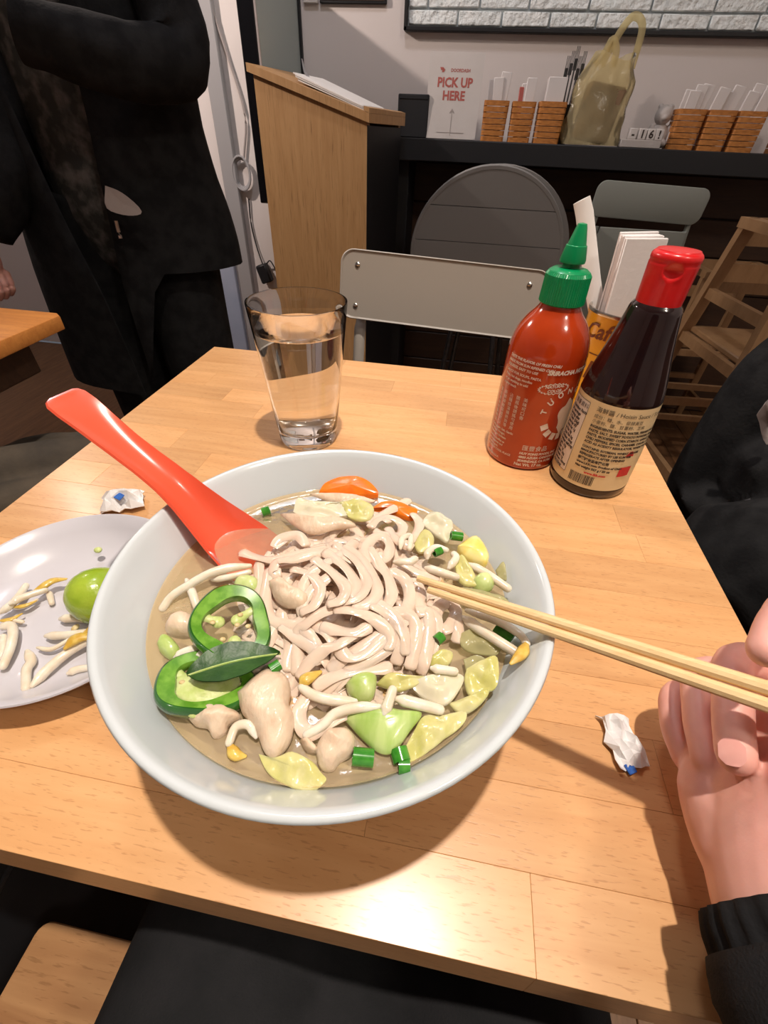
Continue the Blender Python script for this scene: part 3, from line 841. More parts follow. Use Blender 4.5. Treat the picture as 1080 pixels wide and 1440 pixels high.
mk('stretcher', tube([(0.59 - 0.18, 1.93, 0.30), (0.59 + 0.18, 1.93, 0.30)], 0.007, 8), M['chairgreen'], F2)


# wooden high chairs
def high_chair(cx, cy, rz, label, s=1.0):
    r = empty('high_chair', (cx, cy, 0), label, 'high chair', 'wooden high chairs by the counter')
    m = Matrix.Translation((cx, cy, 0)) @ rotz(rz).to_4x4() @ Matrix.Scale(s, 4)
    bar = lambda a, b, w=0.032, d=0.024: xf(barg(Vector(a), Vector(b), w, d), m)
    T = 0.88
    top = {(-1, -1): (-0.17, -0.14), (1, -1): (0.17, -0.14), (-1, 1): (-0.17, 0.14), (1, 1): (0.17, 0.14)}
    foot = {(-1, -1): (-0.23, -0.25), (1, -1): (0.23, -0.25), (-1, 1): (-0.23, 0.25), (1, 1): (0.23, 0.25)}
    at = lambda k, z: Vector((foot[k][0] + (top[k][0] - foot[k][0]) * z / T, foot[k][1] + (top[k][1] - foot[k][1]) * z / T, z))
    for k in top:
        mk('leg', bar(at(k, 0.0), at(k, T), 0.036, 0.026), M['rubberwood'], r, smooth=False)
    for z in (0.24, 0.40, 0.56):
        mk('rung', bar(at((-1, -1), z), at((1, -1), z), 0.028, 0.020), M['rubberwood'], r, smooth=False)
    mk('rung', bar(at((-1, 1), 0.30), at((1, 1), 0.30), 0.028, 0.020), M['rubberwood'], r, smooth=False)
    for sx in (-1, 1):
        for z in (0.20, 0.56, 0.70):
            mk('side_rail', bar(at((sx, -1), z), at((sx, 1), z), 0.030, 0.020), M['rubberwood'], r, smooth=False)
        mk('arm_rest', bar(at((sx, -1), T + 0.012) + Vector((0, -0.03, 0)), at((sx, 1), T + 0.012) + Vector((0, 0.02, 0)), 0.026, 0.044), M['rubberwood'], r, smooth=False)
    mk('seat', xf(box((0, 0.0, 0.585), (0.36, 0.33, 0.018), 0.004), m), M['rubberwood'], r)
    mk('tray_bar', bar(at((-1, -1), T - 0.03), at((1, -1), T - 0.03), 0.05, 0.018), M['rubberwood'], r, smooth=False)
    mk('back_slat', bar(at((-1, 1), T - 0.01), at((1, 1), T - 0.01), 0.07, 0.018), M['rubberwood'], r, smooth=False)
    mk('back_slat', bar(at((-1, 1), T - 0.12), at((1, 1), T - 0.12), 0.05, 0.018), M['rubberwood'], r, smooth=False)
    return r


def barg(a, b, w, d):
    t = (b - a).normalized()
    u = Vector((0, 0, 1)) if abs(t.z) < 0.7 else Vector((1, 0, 0))
    s = t.cross(u).normalized()
    u = s.cross(t).normalized()
    V = []
    for p in (a, b):
        for i, j in ((-1, -1), (1, -1), (1, 1), (-1, 1)):
            V.append(p + u * (w / 2 * i) + s * (d / 2 * j))
    return V, [(0, 1, 2, 3), (4, 5, 6, 7), (0, 1, 5, 4), (1, 2, 6, 5), (2, 3, 7, 6), (3, 0, 4, 7)]


high_chair(0.985, 1.56, 6, 'front wooden high chair with ladder rungs at the right')
high_chair(0.985, 2.03, 3, 'rear wooden high chair half hidden behind the front one', 0.80)

# ================================================================== DINING TABLE
ZT = 0.75
DT = empty('dining_table', (-0.078, 0.38, 0.0), 'square dining table of glued beech strips', 'table')
TX0, TX1, TY0, TY1 = -0.425, 0.268, 0.025, 0.735
rows_y = [TY0]
while rows_y[-1] < TY1 - 0.03:
    rows_y.append(min(rows_y[-1] + rng.choice((0.040, 0.043, 0.046)), TY1))
rows_y[-1] = TY1
joints = {0: [-0.30, 0.079]}
for i, (y0, y1) in enumerate(zip(rows_y, rows_y[1:])):
    js = joints.get(i)
    if js is None:
        js, x = [], TX0 + rng.uniform(0.05, 0.28)
        while x < TX1 - 0.05:
            js.append(x)
            x += rng.uniform(0.20, 0.34)
    xs = [TX0] + js + [TX1]
    for x0, x1 in zip(xs, xs[1:]):
        g = box(((x0 + x1) / 2, (y0 + y1) / 2, ZT - 0.014), (x1 - x0 - 0.0001, y1 - y0 - 0.0001, 0.028), 0.0002)
        if i == 0:      # rounded over front edge
            g = ([Vector((v.x, v.y + (0.003 if (v.z > ZT - 0.001 and v.y < TY0 + 0.002) else 0), v.z - (0.0008 if (v.z > ZT - 0.001 and v.y < TY0 + 0.002) else 0))) for v in g[0]], g[1])
        mk('plank', g, M['beech'], DT, smooth=False)
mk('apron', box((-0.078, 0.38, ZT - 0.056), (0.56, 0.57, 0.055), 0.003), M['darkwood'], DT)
mk('pedestal', lathe([(0, 0.02), (0.03, 0.02), (0.03, 0.64), (0.06, 0.665), (0, 0.665)], (-0.078, 0.38, 0.03), 24), M['darksteel'], DT)
mk('foot_plate', xf(slab(rrect(0.42, 0.42, 0.03), 0.001, 0.05, bev=0.006), Matrix.Translation((-0.078, 0.38, 0))), M['darksteel'], DT)

# ------------------------------------------------------------------ soup bowl
BC = (-0.0525, 0.1675, ZT)
mk('soup_bowl', lathe([(0, 0.005), (0.042, 0.005), (0.046, 0.0005), (0.054, 0.0005), (0.057, 0.008), (0.073, 0.019), (0.091, 0.041), (0.1045, 0.065), (0.1145, 0.087), (0.1225, 0.100), (0.1258, 0.1050),
                       (0.1263, 0.1070), (0.1253, 0.1084), (0.1235, 0.1086), (0.1217, 0.1074), (0.1195, 0.1040), (0.1140, 0.0945), (0.107, 0.082), (0.0985, 0.064), (0.083, 0.040), (0.060, 0.022), (0.03, 0.014), (0, 0.013)], BC, 128),
   M['porcelain'], angle=60, label='large white soup bowl full of noodles on the table', cat='bowl')
ZS = 0.832
mk('broth', lathe([(0, 0), (0.05, 0.0), (0.10, 0.0), (0.1045, 0.0004), (0.1066, 0.0016)], (BC[0], BC[1], ZS), 96), M['broth'], label='clear golden broth filling the soup bowl', cat='broth')

# ------------------------------------------------------------------ spoon
SA, SD = Vector((-0.1222, 0.1956, 0.834)), Vector((-0.0513, 0.0128, 0.036))
slat = SD.cross(Vector((0, 0, 1))).normalized()
sup = slat.cross(SD).normalized()
if sup.z < 0: sup = -sup


def spoon():
    st = [(-1.02, .004, .000, .001), (-0.98, .012, .004, .002), (-0.85, .0195, .010, .0024), (-0.6, .0235, .015, .0026), (-0.3, .0240, .017, .0026), (0.0, .0225, .0165, .0026), (0.25, .0200, .0145, .0026), (0.5, .0168, .0115, .0026),
          (0.75, .0140, .0085, .0028), (1.0, .0122, .0062, .003), (1.3, .0114, .0048, .003), (1.6, .0114, .0036, .003), (1.9, .0122, .0026, .003), (2.15, .0132, .0014, .003), (2.28, .0128, .0006, .003), (2.335, .0108, .0, .0026), (2.355, .0078, .0, .0016)]
    V, F = [], []
    n = 13
    fine = []
    for k in range(len(st) - 1):
        for q in range(3):
            u = q / 3
            fine.append([st[k][j] + (st[k + 1][j] - st[k][j]) * u for j in range(4)])
    fine.append(list(st[-1]))
    for t, w, d, th in fine:
        lift = 0.004 * math.exp(-((t - 1.0) / 0.5) ** 2) - (0.010 * max(0, t - 1.9) ** 2)
        c = SA + SD * t + sup * lift
        for side in (0, 1):
            for i in range(n):
                a = -1 + 2 * i / (n - 1)
                e = (1 - abs(a) ** 2.4)
                ww = w + (th * 0.35 if side else 0)
                V.append(c + slat * (ww * a) - sup * (d * e + (th * (0.45 + 0.55 * e) if side else 0)))
    m = len(fine)
    for r in range(m - 1):
        for s_ in (0, 1):
            for i in range(n - 1):
                a = r * 2 * n + s_ * n + i
                b = (r + 1) * 2 * n + s_ * n + i
                F.append((a, a + 1, b + 1, b))
        for i in (0, n - 1):
            a = r * 2 * n + i
            b = (r + 1) * 2 * n + i
            F.append((a, b, b + n, a + n))
    for r in (0, m - 1):
        for i in range(n - 1):
            a = r * 2 * n + i
            F.append((a, a + 1, a + 1 + n, a + n))
    return V, F


mk('soup_spoon', spoon(), M['redspoon'], angle=50, label='red-orange soup spoon resting in the bowl', cat='spoon')

# ------------------------------------------------------------------ chopsticks
def chopstick(a, b, L_, lab):
    a, b = Vector(a), Vector(b)
    d_ = (b - a).normalized()
    P = [a + d_ * (L_ * i / 14) for i in range(15)]
    mk('chopstick', tube(P, [0.0019 + 0.0019 * (i / 14) ** 0.8 for i in range(15)], 10, roundcap=False), M['chopwood'], angle=30, label=lab, cat='chopstick')


chopstick((-0.0026, 0.1692, 0.8575), (0.1534, 0.1222, 0.8745), 0.232, 'upper wooden chopstick of the pair held over the bowl')
chopstick((0.0042, 0.1629, 0.8565), (0.1531, 0.1165, 0.8705), 0.228, 'lower wooden chopstick of the pair held over the bowl')

# ------------------------------------------------------------------ glass of water
GC = (-0.169, 0.474, ZT)
GL = empty('pint_glass', GC, 'clear pint glass on the table behind the soup bowl', 'glass')
go = lambda z: 0.0355 + 0.018 * (z / 0.165)
gi = lambda z: go(z) - 0.0017
mk('glass_wall', lathe([(0, 0.002), (0.024, 0.002), (0.030, 0.0006), (0.034, 0.0006), (0.0352, 0.003), (go(0.01), 0.01)] + [(go(z), z) for z in (0.03, 0.06, 0.09, 0.12, 0.15)] + [(go(0.1635), 0.1635), (go(0.165) - 0.0004, 0.1652), (go(0.165) - 0.0016, 0.1652), (gi(0.1635), 0.1635)] +
                      [(gi(z), z) for z in (0.15, 0.12, 0.09, 0.06, 0.03)] + [(gi(0.020) - 0.001, 0.020), (0.028, 0.0165), (0.014, 0.0155), (0, 0.0152)], GC, 72), M['glass'], GL, angle=50)
wv = lambda z: gi(z) - 0.00015
mk('water', lathe([(0, 0.01555), (0.014, 0.01585), (0.028, 0.0170), (wv(0.020) - 0.001, 0.0205)] + [(wv(z), z) for z in (0.03, 0.06, 0.09, 0.12, 0.136)] + [(wv(0.1378), 0.1378), (wv(0.1378) - 0.002, 0.1366), (0.03, 0.1364), (0, 0.1364)], GC, 72), M['water'], angle=50,
   label='still water filling the pint glass', cat='water')

# ------------------------------------------------------------------ chili sauce bottle
RCx = (0.1005, 0.4985, ZT)
sp_prof = [(0, 0.003), (0.030, 0.002), (0.036, 0.0004), (0.0400, 0.0015), (0.0420, 0.006), (0.0420, 0.03), (0.0420, 0.08), (0.0416, 0.124), (0.0404, 0.138), (0.0368, 0.151), (0.0302, 0.162), (0.0235, 0.170), (0.0196, 0.177), (0.0182, 0.186), (0, 0.186)]


def rlook(prof):
    P = sorted(((z, r) for r, z in prof if r > 0.001), key=lambda q: q[0])

    def f(z):
        for (z0, r0), (z1, r1) in zip(P, P[1:]):
            if z0 <= z <= z1: return r0 + (r1 - r0) * (z - z0) / max(z1 - z0, 1e-9)
        return P[0][1] if z < P[0][0] else P[-1][1]
    return f


def fine_prof(prof, k=4):
    P = path([Vector((r, z, 0)) for r, z in prof], (len(prof) - 1) * k)
    return [(max(p.x, 0), p.y) for p in P]


SR = empty('chili_sauce_bottle', RCx, 'red chili sauce squeeze bottle with green cap and white print', 'bottle')
sbody = [(0, 0.003), (0.030, 0.002)] + fine_prof(sp_prof[2:-1], 3) + [(0, 0.186)]
mk('bottle_body', lathe(sbody, RCx, 64), M['chili'], SR, angle=60)


def ridged(c, z0, z1, r0, r1, n=60, amp=0.0005):
    V, F = [], []
    for z, r in ((z0, r0 - 0.001), (z0 + 0.001, r0), (z1 - 0.003, r1), (z1, r1 - 0.0022)):
        for k in range(n * 2):
            a = math.pi * k / n
            rr_ = r + (amp if k % 2 else 0)
            V.append(Vector((c[0] + rr_ * math.cos(a), c[1] + rr_ * math.sin(a), c[2] + z)))
    m = n * 2
    for i in range(3):
        for k in range(m):
            j = (k + 1) % m
            F.append((i * m + k, i * m + j, (i + 1) * m + j, (i + 1) * m + k))
    F.append(tuple(range(m)))
    F.append(tuple(range(3 * m, 4 * m)))
    return V, F


cap = mk('cap', ridged(RCx, 0.178, 0.2065, 0.0218, 0.0212), M['capgreen'], SR, angle=25)
mk('nozzle', lathe([(0.0190, 0.2066), (0.0165, 0.2085), (0.0085, 0.2100), (0.0080, 0.2135), (0.0118, 0.2140), (0.0120, 0.2165), (0.0095, 0.2280), (0.0085, 0.2285), (0.0050, 0.2420), (0.0040, 0.2450), (0.0, 0.2458)], RCx, 32), M['capgreen'], cap, angle=35)
srf = rlook(sp_prof)
F0 = math.atan2(-0.497, -0.103)          # towards the diner
DEG = math.pi / 180


def sprint(geo, th, z, tilt=0.0, name='lettering', mat='printwhite'):
    mk(name, wrap(geo, RCx, srf, F0 + th * DEG, z, tilt), M[mat], SR, smooth=False)


def multi(lines, size, step, shear=0.0, bold=0.0):
    gs = []
    for i, s in enumerate(lines):
        g = text2d(s, size, 'LEFT', shear, bold)
        gs.append(([v + Vector((0, -i * step, 0)) for v in g[0]], g[1]))
    return join(*gs)


sprint(multi(['TASTE THE FLAVOR OF FRESH CHILI', 'MADE FROM SUN RIPENED CHILI', 'SQUEEZE, EASY TO USE'], 0.0037, 0.0048, 0.2, 0.00012), -57, 0.127)
sprint(multi(['SAUCE FOR SOUPS, PASTA', 'Pizza, hot dogs, noodles', 'or on anything to add', 'a spicy touch'], 0.0037, 0.0047, 0.0, 0.0001), -57, 0.1115)
for k, s in enumerate(('是拉差辣椒醬味道', '新鮮辣椒製成可以', '沾麵條湯類熱狗等', '開瓶後請搖勻使用', '美味可口香')):
    sprint(text2d(s, 0.0050, 'LEFT', 0, 0.0, vertical=True), -62 + k * 12, 0.086)
sprint(multi(['Chili, Sugar, Salt, Garlic', 'Distilled Vinegar,', 'Potassium Sorbate'], 0.0037, 0.0045, 0.0, 0.0001), -64, 0.0435)
sprint(multi(['Sodium bisulfite as', 'preservatives and', 'xanthan gum.', 'STORE IN COOL PLACE', '', 'MADE IN U.S.A.'], 0.0036, 0.0043, 0.0, 0.0001), -64, 0.029)
sprint(text2d('SRIRACHA HOT CHILI SAUCE', 0.0062, 'LEFT', 0.25, 0.00035), 9, 0.119, 0.03)
burst = [(0.0155 * (1 + 0.12 * (k % 2)) * math.cos(k * math.pi / 22), 0.0052 * (1 + 0.25 * (k % 2)) * math.sin(k * math.pi / 22)) for k in range(44)]
inner = [(x * 0.90, y * 0.84) for x, y in burst]
rg = ([Vector((x, y, 0)) for x, y in burst] + [Vector((x, y, 0)) for x, y in inner], [(k, (k + 1) % 44, 44 + (k + 1) % 44, 44 + k) for k in range(44)])
sprint(rg, 24, 0.1045, 0.12, 'starburst')
sprint(multi(['NATURAL', '  COLOR'], 0.0044, 0.0048, 0.2, 0.00015), 11, 0.1045, 0.12)
# arched name and ring of squares round the emblem
ring_c = 62 * DEG
for k, ch in enumerate('TƯƠNG ỚT'):
    a = math.radians(168 - k * 24)
    if ch == ' ': continue
    g = text2d(ch, 0.0085, 'CENTER', 0, 0.0003)
    rot = a - math.pi / 2
    g = ([Vector((0.026 * math.cos(a) + v.x * math.cos(rot) - v.y * math.sin(rot), 0.026 * math.sin(a) + v.x * math.sin(rot) + v.y * math.cos(rot), 0)) for v in g[0]], g[1])
    sprint(g, 57, 0.072)
for k, ch in enumerate('是拉差香甜辣'):
    a = math.radians(205 + k * 22)
    cx_, cy_ = 0.025 * math.cos(a), 0.025 * math.sin(a)
    rot = a + math.pi / 2
    sq = [Vector((cx_ + x * math.cos(rot) - y * math.sin(rot), cy_ + x * math.sin(rot) + y * math.cos(rot), 0)) for x, y in ((-.0035, -.0042), (.0035, -.0042), (.0035, .0042), (-.0035, .0042))]
    sprint((sq, [(0, 1, 2, 3)]), 57, 0.070, 0, 'ring_square')
emb = [(0.013 * math.cos(a) * (1 + 0.15 * math.sin(5 * a)), 0.020 * math.sin(a) * (1 + 0.12 * math.cos(7 * a))) for a in [i * math.pi / 20 for i in range(40)]]
ef = ([Vector((x * k / 5, y * k / 5, 0)) for k in (5, 4, 3, 2, 1) for x, y in emb] + [Vector((0, 0, 0))],
      [(r_ * 40 + k, r_ * 40 + (k + 1) % 40, (r_ + 1) * 40 + (k + 1) % 40, (r_ + 1) * 40 + k) for r_ in range(4) for k in range(40)] + [(160 + k, 160 + (k + 1) % 40, 200) for k in range(40)])
sprint(ef, 62, 0.070, 0, 'emblem')
sprint(text2d('匯豐食品', 0.0075, 'LEFT', 0, 0.0), 2, 0.0285)
sprint(multi(['HUY FONG FOODS, INC.', '4800 AZUSA CANYON RD', 'IRWINDALE, CA 91706'], 0.0042, 0.0050, 0.15, 0.0002), 0, 0.0225)
sprint(text2d('Net Wt. 17 oz.', 0.0054, 'LEFT', 0, 0.0002), -4, 0.0070)

# ------------------------------------------------------------------ hoisin bottle
HCx = (0.1755, 0.459, ZT)
hp = [(0, 0.003), (0.030, 0.002), (0.0375, 0.0004), (0.0410, 0.0015), (0.0423, 0.006), (0.0423, 0.011), (0.0418, 0.014), (0.0416, 0.05), (0.0392, 0.107), (0.0392, 0.1105), (0.0380, 0.118), (0.0345, 0.134), (0.0300, 0.152), (0.0262, 0.170), (0.0235, 0.184), (0.0220, 0.191),
      (0.0186, 0.1955), (0.0175, 0.199), (0.0175, 0.206), (0, 0.206)]
HB = empty('hoisin_bottle', HCx, 'dark glass sauce bottle with red flip cap and cream label', 'bottle')
mk('bottle_body', lathe(hp[:2] + fine_prof(hp[2:-1], 3) + [(0, 0.206)], HCx, 64), M['hoisinglass'], HB, angle=60)
hrf = rlook(hp)
H0 = math.atan2(-0.461, -0.173)


def red_cap():
    V, F = [], []
    n, rows = 96, 26
    for i in range(rows + 1):
        t = i / rows
        z = 0.1945 + 0.0405 * t
        r = 0.0192 + 0.0012 * t
        if t > 0.90: r -= 0.0030 * ((t - 0.90) / 0.10) ** 2
        if abs(t - 0.80) < 0.021: r -= 0.0005
        for k in range(n):
            a = 2 * math.pi * k / n
            da = (a - H0 - 0.10 + math.pi) % (2 * math.pi) - math.pi
            dd = (da * 0.020 / 0.0078) ** 2 + ((z - 0.2215) / 0.0058) ** 2
            q = r - 0.0030 * max(0.0, 1 - dd) ** 0.6 + (0.0006 * math.exp(-(dd - 1.1) ** 2 * 30) if z < 0.2215 else 0)
            V.append(Vector((HCx[0] + q * math.cos(a), HCx[1] + q * math.sin(a), HCx[2] + z)))
    for i in range(rows):
        for k in range(n):
            j = (k + 1) % n
            F.append((i * n + k, i * n + j, (i + 1) * n + j, (i + 1) * n + k))
    F.append(tuple(range(n)))
    F.append(tuple(range(rows * n, rows * n + n)))
    return V, F


hcap = mk('cap', red_cap(), M['capred'], HB, angle=50)


def arc_patch(c, rf, a0, a1, z0, z1, lift, n=40, rows=10):
    V, F = [], []
    for i in range(rows + 1):
        z = z0 + (z1 - z0) * i / rows
        for k in range(n + 1):
            a = a0 + (a1 - a0) * k / n
            r = rf(z) + lift
            V.append(Vector((c[0] + r * math.cos(a), c[1] + r * math.sin(a), c[2] + z)))
    for i in range(rows):
        for k in range(n):
            a = i * (n + 1) + k
            F.append((a, a + 1, a + n + 2, a + n + 1))
    return V, F


mk('flip_lid', lathe([(0.0174, 0.2350), (0.0168, 0.2358), (0.010, 0.2364), (0.0, 0.2366)], HCx, 40), M['capred'], hcap, angle=35)
lab = mk('label', arc_patch(HCx, hrf, H0 - 2.9, H0 + 2.9, 0.0125, 0.1085, 0.0003, 90, 12), M['labelcream'], HB, angle=80)
mk('label_panel', arc_patch(HCx, hrf, H0 - 1.30, H0 - 0.60, 0.022, 0.1035, 0.0005, 24, 10), M['labelpale'], lab, angle=80)
for z0, z1 in ((0.0218, 0.0222), (0.1033, 0.1037)):
    mk('label_rule', arc_patch(HCx, hrf, H0 - 1.30, H0 - 0.60, z0, z1, 0.0006, 24, 1), M['ink'], lab)
mk('label_rule', arc_patch(HCx, hrf, H0 - 0.606, H0 - 0.596, 0.022, 0.1035, 0.0006, 1, 8), M['ink'], lab)


def hprint(geo, th, z, name='lettering', mat='ink', lift=0.0007):
    mk(name, wrap(geo, HCx, hrf, H0 + th * DEG, z, 0.0, lift), M[mat], lab, smooth=False)


hprint(text2d('營養資料', 0.0058, 'LEFT', 0, 0.0), -68, 0.0962)
nut = ['Nutrition Facts', '20 servings', 'Serving size', '2 Tbsp (36g)', 'Calories 90', 'Total Fat 1g', 'Sat Fat 0g', 'Trans Fat 0g', 'Cholest. 0mg', 'Sodium 680mg', 'Carb. 19g', 'Fiber 1g', 'Sugars 18g', 'Protein 1g', 'Calcium 10mg', 'Iron 0.5mg']
hprint(multi(nut, 0.0042, 0.0045, 0, 0.0002), -70, 0.0905)
hprint(text2d('海鮮醬 / Hoisin Sauce / Tương đen', 0.0060, 'LEFT', 0, 0.0), -22, 0.0990)
hprint(multi(['成份：糖、水、發酵黃豆', '小麥粉、鹽、甘薯粉、芝麻'], 0.0044, 0.0052, 0, 0.0), -22, 0.0925)
hprint(multi(['INGREDIENTS: SUGAR, WATER, FERMENTED SOYBEAN', 'PASTE, SALT, SWEET POTATO POWDER, SESAME', 'PASTE, MODIFIED CORN STARCH, GARLIC, SALTED', 'CHILI PEPPERS, SPICES, CARAMEL COLOR, ACETIC', 'ACID AS ACIDITY REGULATOR, WHEAT FLOUR'], 0.0035, 0.0044, 0, 0.00018), -22, 0.0822)
hprint(multi(['CONTAINS: SOYBEAN, WHEAT, SESAME.', 'MANUFACTURED BY LEE KUM KEE', 'REFRIGERATE AFTER OPENING'], 0.0034, 0.0043, 0, 0.00018), -22, 0.0590)
hprint(multi(['李錦記食品有限公司', 'www.LKK.com Product of China', 'Net weight 567 g / 20 oz'], 0.0036, 0.0046, 0, 0.00018), -22, 0.0450)
hprint(text2d('www.lkk.com', 0.0040, 'LEFT', 0, 0.0002), -6, 0.0300, mat='inkred')
x = 0.0
bars = []
while x < 0.026:
    w_ = rng.choice((0.0004, 0.0006, 0.0010))
    bars.append(([Vector((x, 0, 0)), Vector((x + w_, 0, 0)), Vector((x + w_, 0.0115, 0)), Vector((x, 0.0115, 0))], [(0, 1, 2, 3)]))
    x += w_ + rng.choice((0.0004, 0.0007))
hprint(join(*bars), -25, 0.0165, 'barcode')
hprint(([Vector((px_, py_, 0)) for px_, py_ in ((0, 0), (0.010, 0), (0.0095, 0.004), (0.007, 0.0062), (0.004, 0.0058), (0.002, 0.003))], [(0, 1, 2, 3, 4, 5)]), 40, 0.0560, 'red_emblem', 'inkred')
mk('red_block', arc_patch(HCx, hrf, H0 + 40 * DEG, H0 + 60 * DEG, 0.0310, 0.0430, 0.0007, 12, 3), M['inkred'], lab)

# ------------------------------------------------------------------ yellow can with napkins
CCx = (0.224, 0.664, ZT)
CN = empty('coffee_can', CCx, 'yellow coffee can used as a napkin holder behind the bottles', 'can')
crf = lambda z: 0.050
mk('can_wall', lathe([(0, 0.001), (0.048, 0.001), (0.0505, 0.0), (0.0505, 0.003), (0.050, 0.005), (0.050, 0.131), (0.0512, 0.133), (0.0512, 0.136), (0.0495, 0.1365), (0.0490, 0.134), (0.0485, 0.006), (0, 0.005)], CCx, 64), M['canyellow'], CN)
mk('can_rim', lathe([(0.0513, 0.1325), (0.0520, 0.1345), (0.0513, 0.1370), (0.0495, 0.1372), (0.0488, 0.135), (0.0513, 0.1325)], CCx, 64), M['steel'], CN)
C0 = math.atan2(-0.664, -0.224)
cprint = lambda g, th, z, mat='canbrown', name='lettering': mk(name, wrap(g, CCx, crf, C0 + th * DEG, z, 0.06, 0.0005), M[mat], CN, smooth=False)
cprint(text2d('Café', 0.027, 'LEFT', 0.25, 0.0006), -58, 0.1035)
cprint(text2d('Du', 0.027, 'LEFT', 0.25, 0.0006), 14, 0.1035)
cprint(text2d('Monde', 0.034, 'LEFT', 0.25, 0.0006), -36, 0.052)
mk('print_band', arc_patch(CCx, crf, C0 - 1.2, C0 + 1.2, 0.0845, 0.0860, 0.0004, 40, 1), M['canbrown'], CN)

NP = empty('napkin_stack', (0.245, 0.655, ZT + 0.01), 'thick stack of white napkins standing in the yellow can', 'napkins')
for k in range(9):
    dy = -0.020 + 0.005 * k
    w_, h_ = 0.056 + rng.uniform(-0.002, 0.002), 0.207 + rng.uniform(-0.006, 0.004)
    g = box((0.219 + rng.uniform(-0.002, 0.002), 0.664 + dy * 0.9, ZT + 0.012 + h_ / 2), (w_, 0.0038, h_), 0.0008, rotz(24) @ roty(rng.uniform(-1, 1)))
    g = ([Vector((v.x - 0.012 * (v.z - ZT) / 0.25, v.y + 0.003 * noise.noise(Vector((v.x * 40, k, v.z * 20))), v.z)) for v in g[0]], g[1])
    mk('napkin', g, M['napkin'], NP)
SW = mk('paper_straw_sleeve', tube([(0.1320, 0.7000, 0.9972), (0.1398, 0.7000, 0.9836), (0.1716, 0.6900, 0.9107), (0.2446, 0.6600, 0.7518)], [0.0100, 0.0105, 0.0105, 0.0105], 8, up=(0, 1, 0), flat=0.16), M['paper'], label='tall white paper sleeve standing in the yellow can', cat='paper sleeve')

# ------------------------------------------------------------------ side dish
DC = (-0.2685, 0.1725, ZT)
mk('side_dish', lathe([(0, 0.0015), (0.050, 0.0015), (0.053, 0.0003), (0.057, 0.0008), (0.070, 0.007), (0.083, 0.017), (0.0895, 0.0255), (0.0905, 0.0272), (0.0898, 0.0282), (0.0880, 0.0278), (0.0805, 0.0195), (0.068, 0.0105), (0.058, 0.0060), (0.05, 0.0048), (0, 0.0045)], DC, 96), M['melamine'], angle=60,
   label='small white side dish with lime and bean sprouts', cat='dish')
LM = empty('lime_half', (-0.2656, 0.1872, 0.7570), 'squeezed green lime half in the side dish', 'lime')
lc = Vector((-0.2447, 0.1758, 0.7760))
lr = Vector((0.50, 0.45, -0.75)).to_track_quat('Z', 'Y').to_matrix()
V_, F_ = [], []
hemi = [(0.0, 0.0272), (0.002, 0.0276), (0.005, 0.0270), (0.010, 0.0250), (0.0152, 0.0208), (0.0192, 0.0148), (0.0215, 0.008), (0.0222, 0.002), (0.0215, 0.0)]
mk('peel', xf(lathe(hemi, (0, 0, 0), 40), Matrix.Translation(lc) @ lr.to_4x4() @ Matrix.Rotation(math.pi, 4, 'X') @ Matrix.Translation((0, 0, -0.008))), M['limepeel'], LM, angle=60)
mk('flesh', xf(lathe([(0.0214, 0.0), (0.018, -0.001), (0.01, -0.0002), (0, 0.0004)], (0, 0, 0), 40), Matrix.Translation(lc) @ lr.to_4x4() @ Matrix.Rotation(math.pi, 4, 'X') @ Matrix.Translation((0, 0, -0.0082))), M['limeflesh'], LM)


# ------------------------------------------------------------------ crumpled wrappers
def crumpled(c, w, d, h, seed, rz=0, n=6):
    r_ = random.Random(seed)
    V, F = [], []
    top = []
    for i in range(n + 1):
        for j in range(n + 1):
            u, v = i / n - 0.5, j / n - 0.5
            edge = max(abs(u), abs(v)) * 2
            x = u * w * (1 + r_.uniform(-0.20, 0.20)) * (1 - 0.18 * abs(v))
            y = v * d * (1 + r_.uniform(-0.20, 0.20)) * (1 - 0.18 * abs(u))
            z = h * (0.15 + 0.85 * r_.random()) * (1 - 0.62 * edge ** 2) + 0.001
            top.append(Vector((x, y, z)))
    V = top + [Vector((p.x * 0.97, p.y * 0.97, max(p.z - 0.0012, 0.0003))) for p in top]
    m = (n + 1) ** 2
    for i in range(n):
        for j in range(n):
            a = i * (n + 1) + j
            if r_.random() < 0.5:
                F += [(a, a + 1, a + n + 2), (a, a + n + 2, a + n + 1)]
            else:
                F += [(a, a + 1, a + n + 1), (a + 1, a + n + 2, a + n + 1)]
            F.append((m + a, m + a + 1, m + a + n + 2, m + a + n + 1))
    ring = [j for j in range(n + 1)] + [i * (n + 1) + n for i in range(1, n + 1)] + [n * (n + 1) + j for j in range(n - 1, -1, -1)] + [i * (n + 1) for i in range(n - 1, 0, -1)]
    for a, b in zip(ring, ring[1:] + ring[:1]):
        F.append((a, b, m + b, m + a))
    return xf((V, F), Matrix.Translation(Vector(c)) @ rotz(rz).to_4x4())


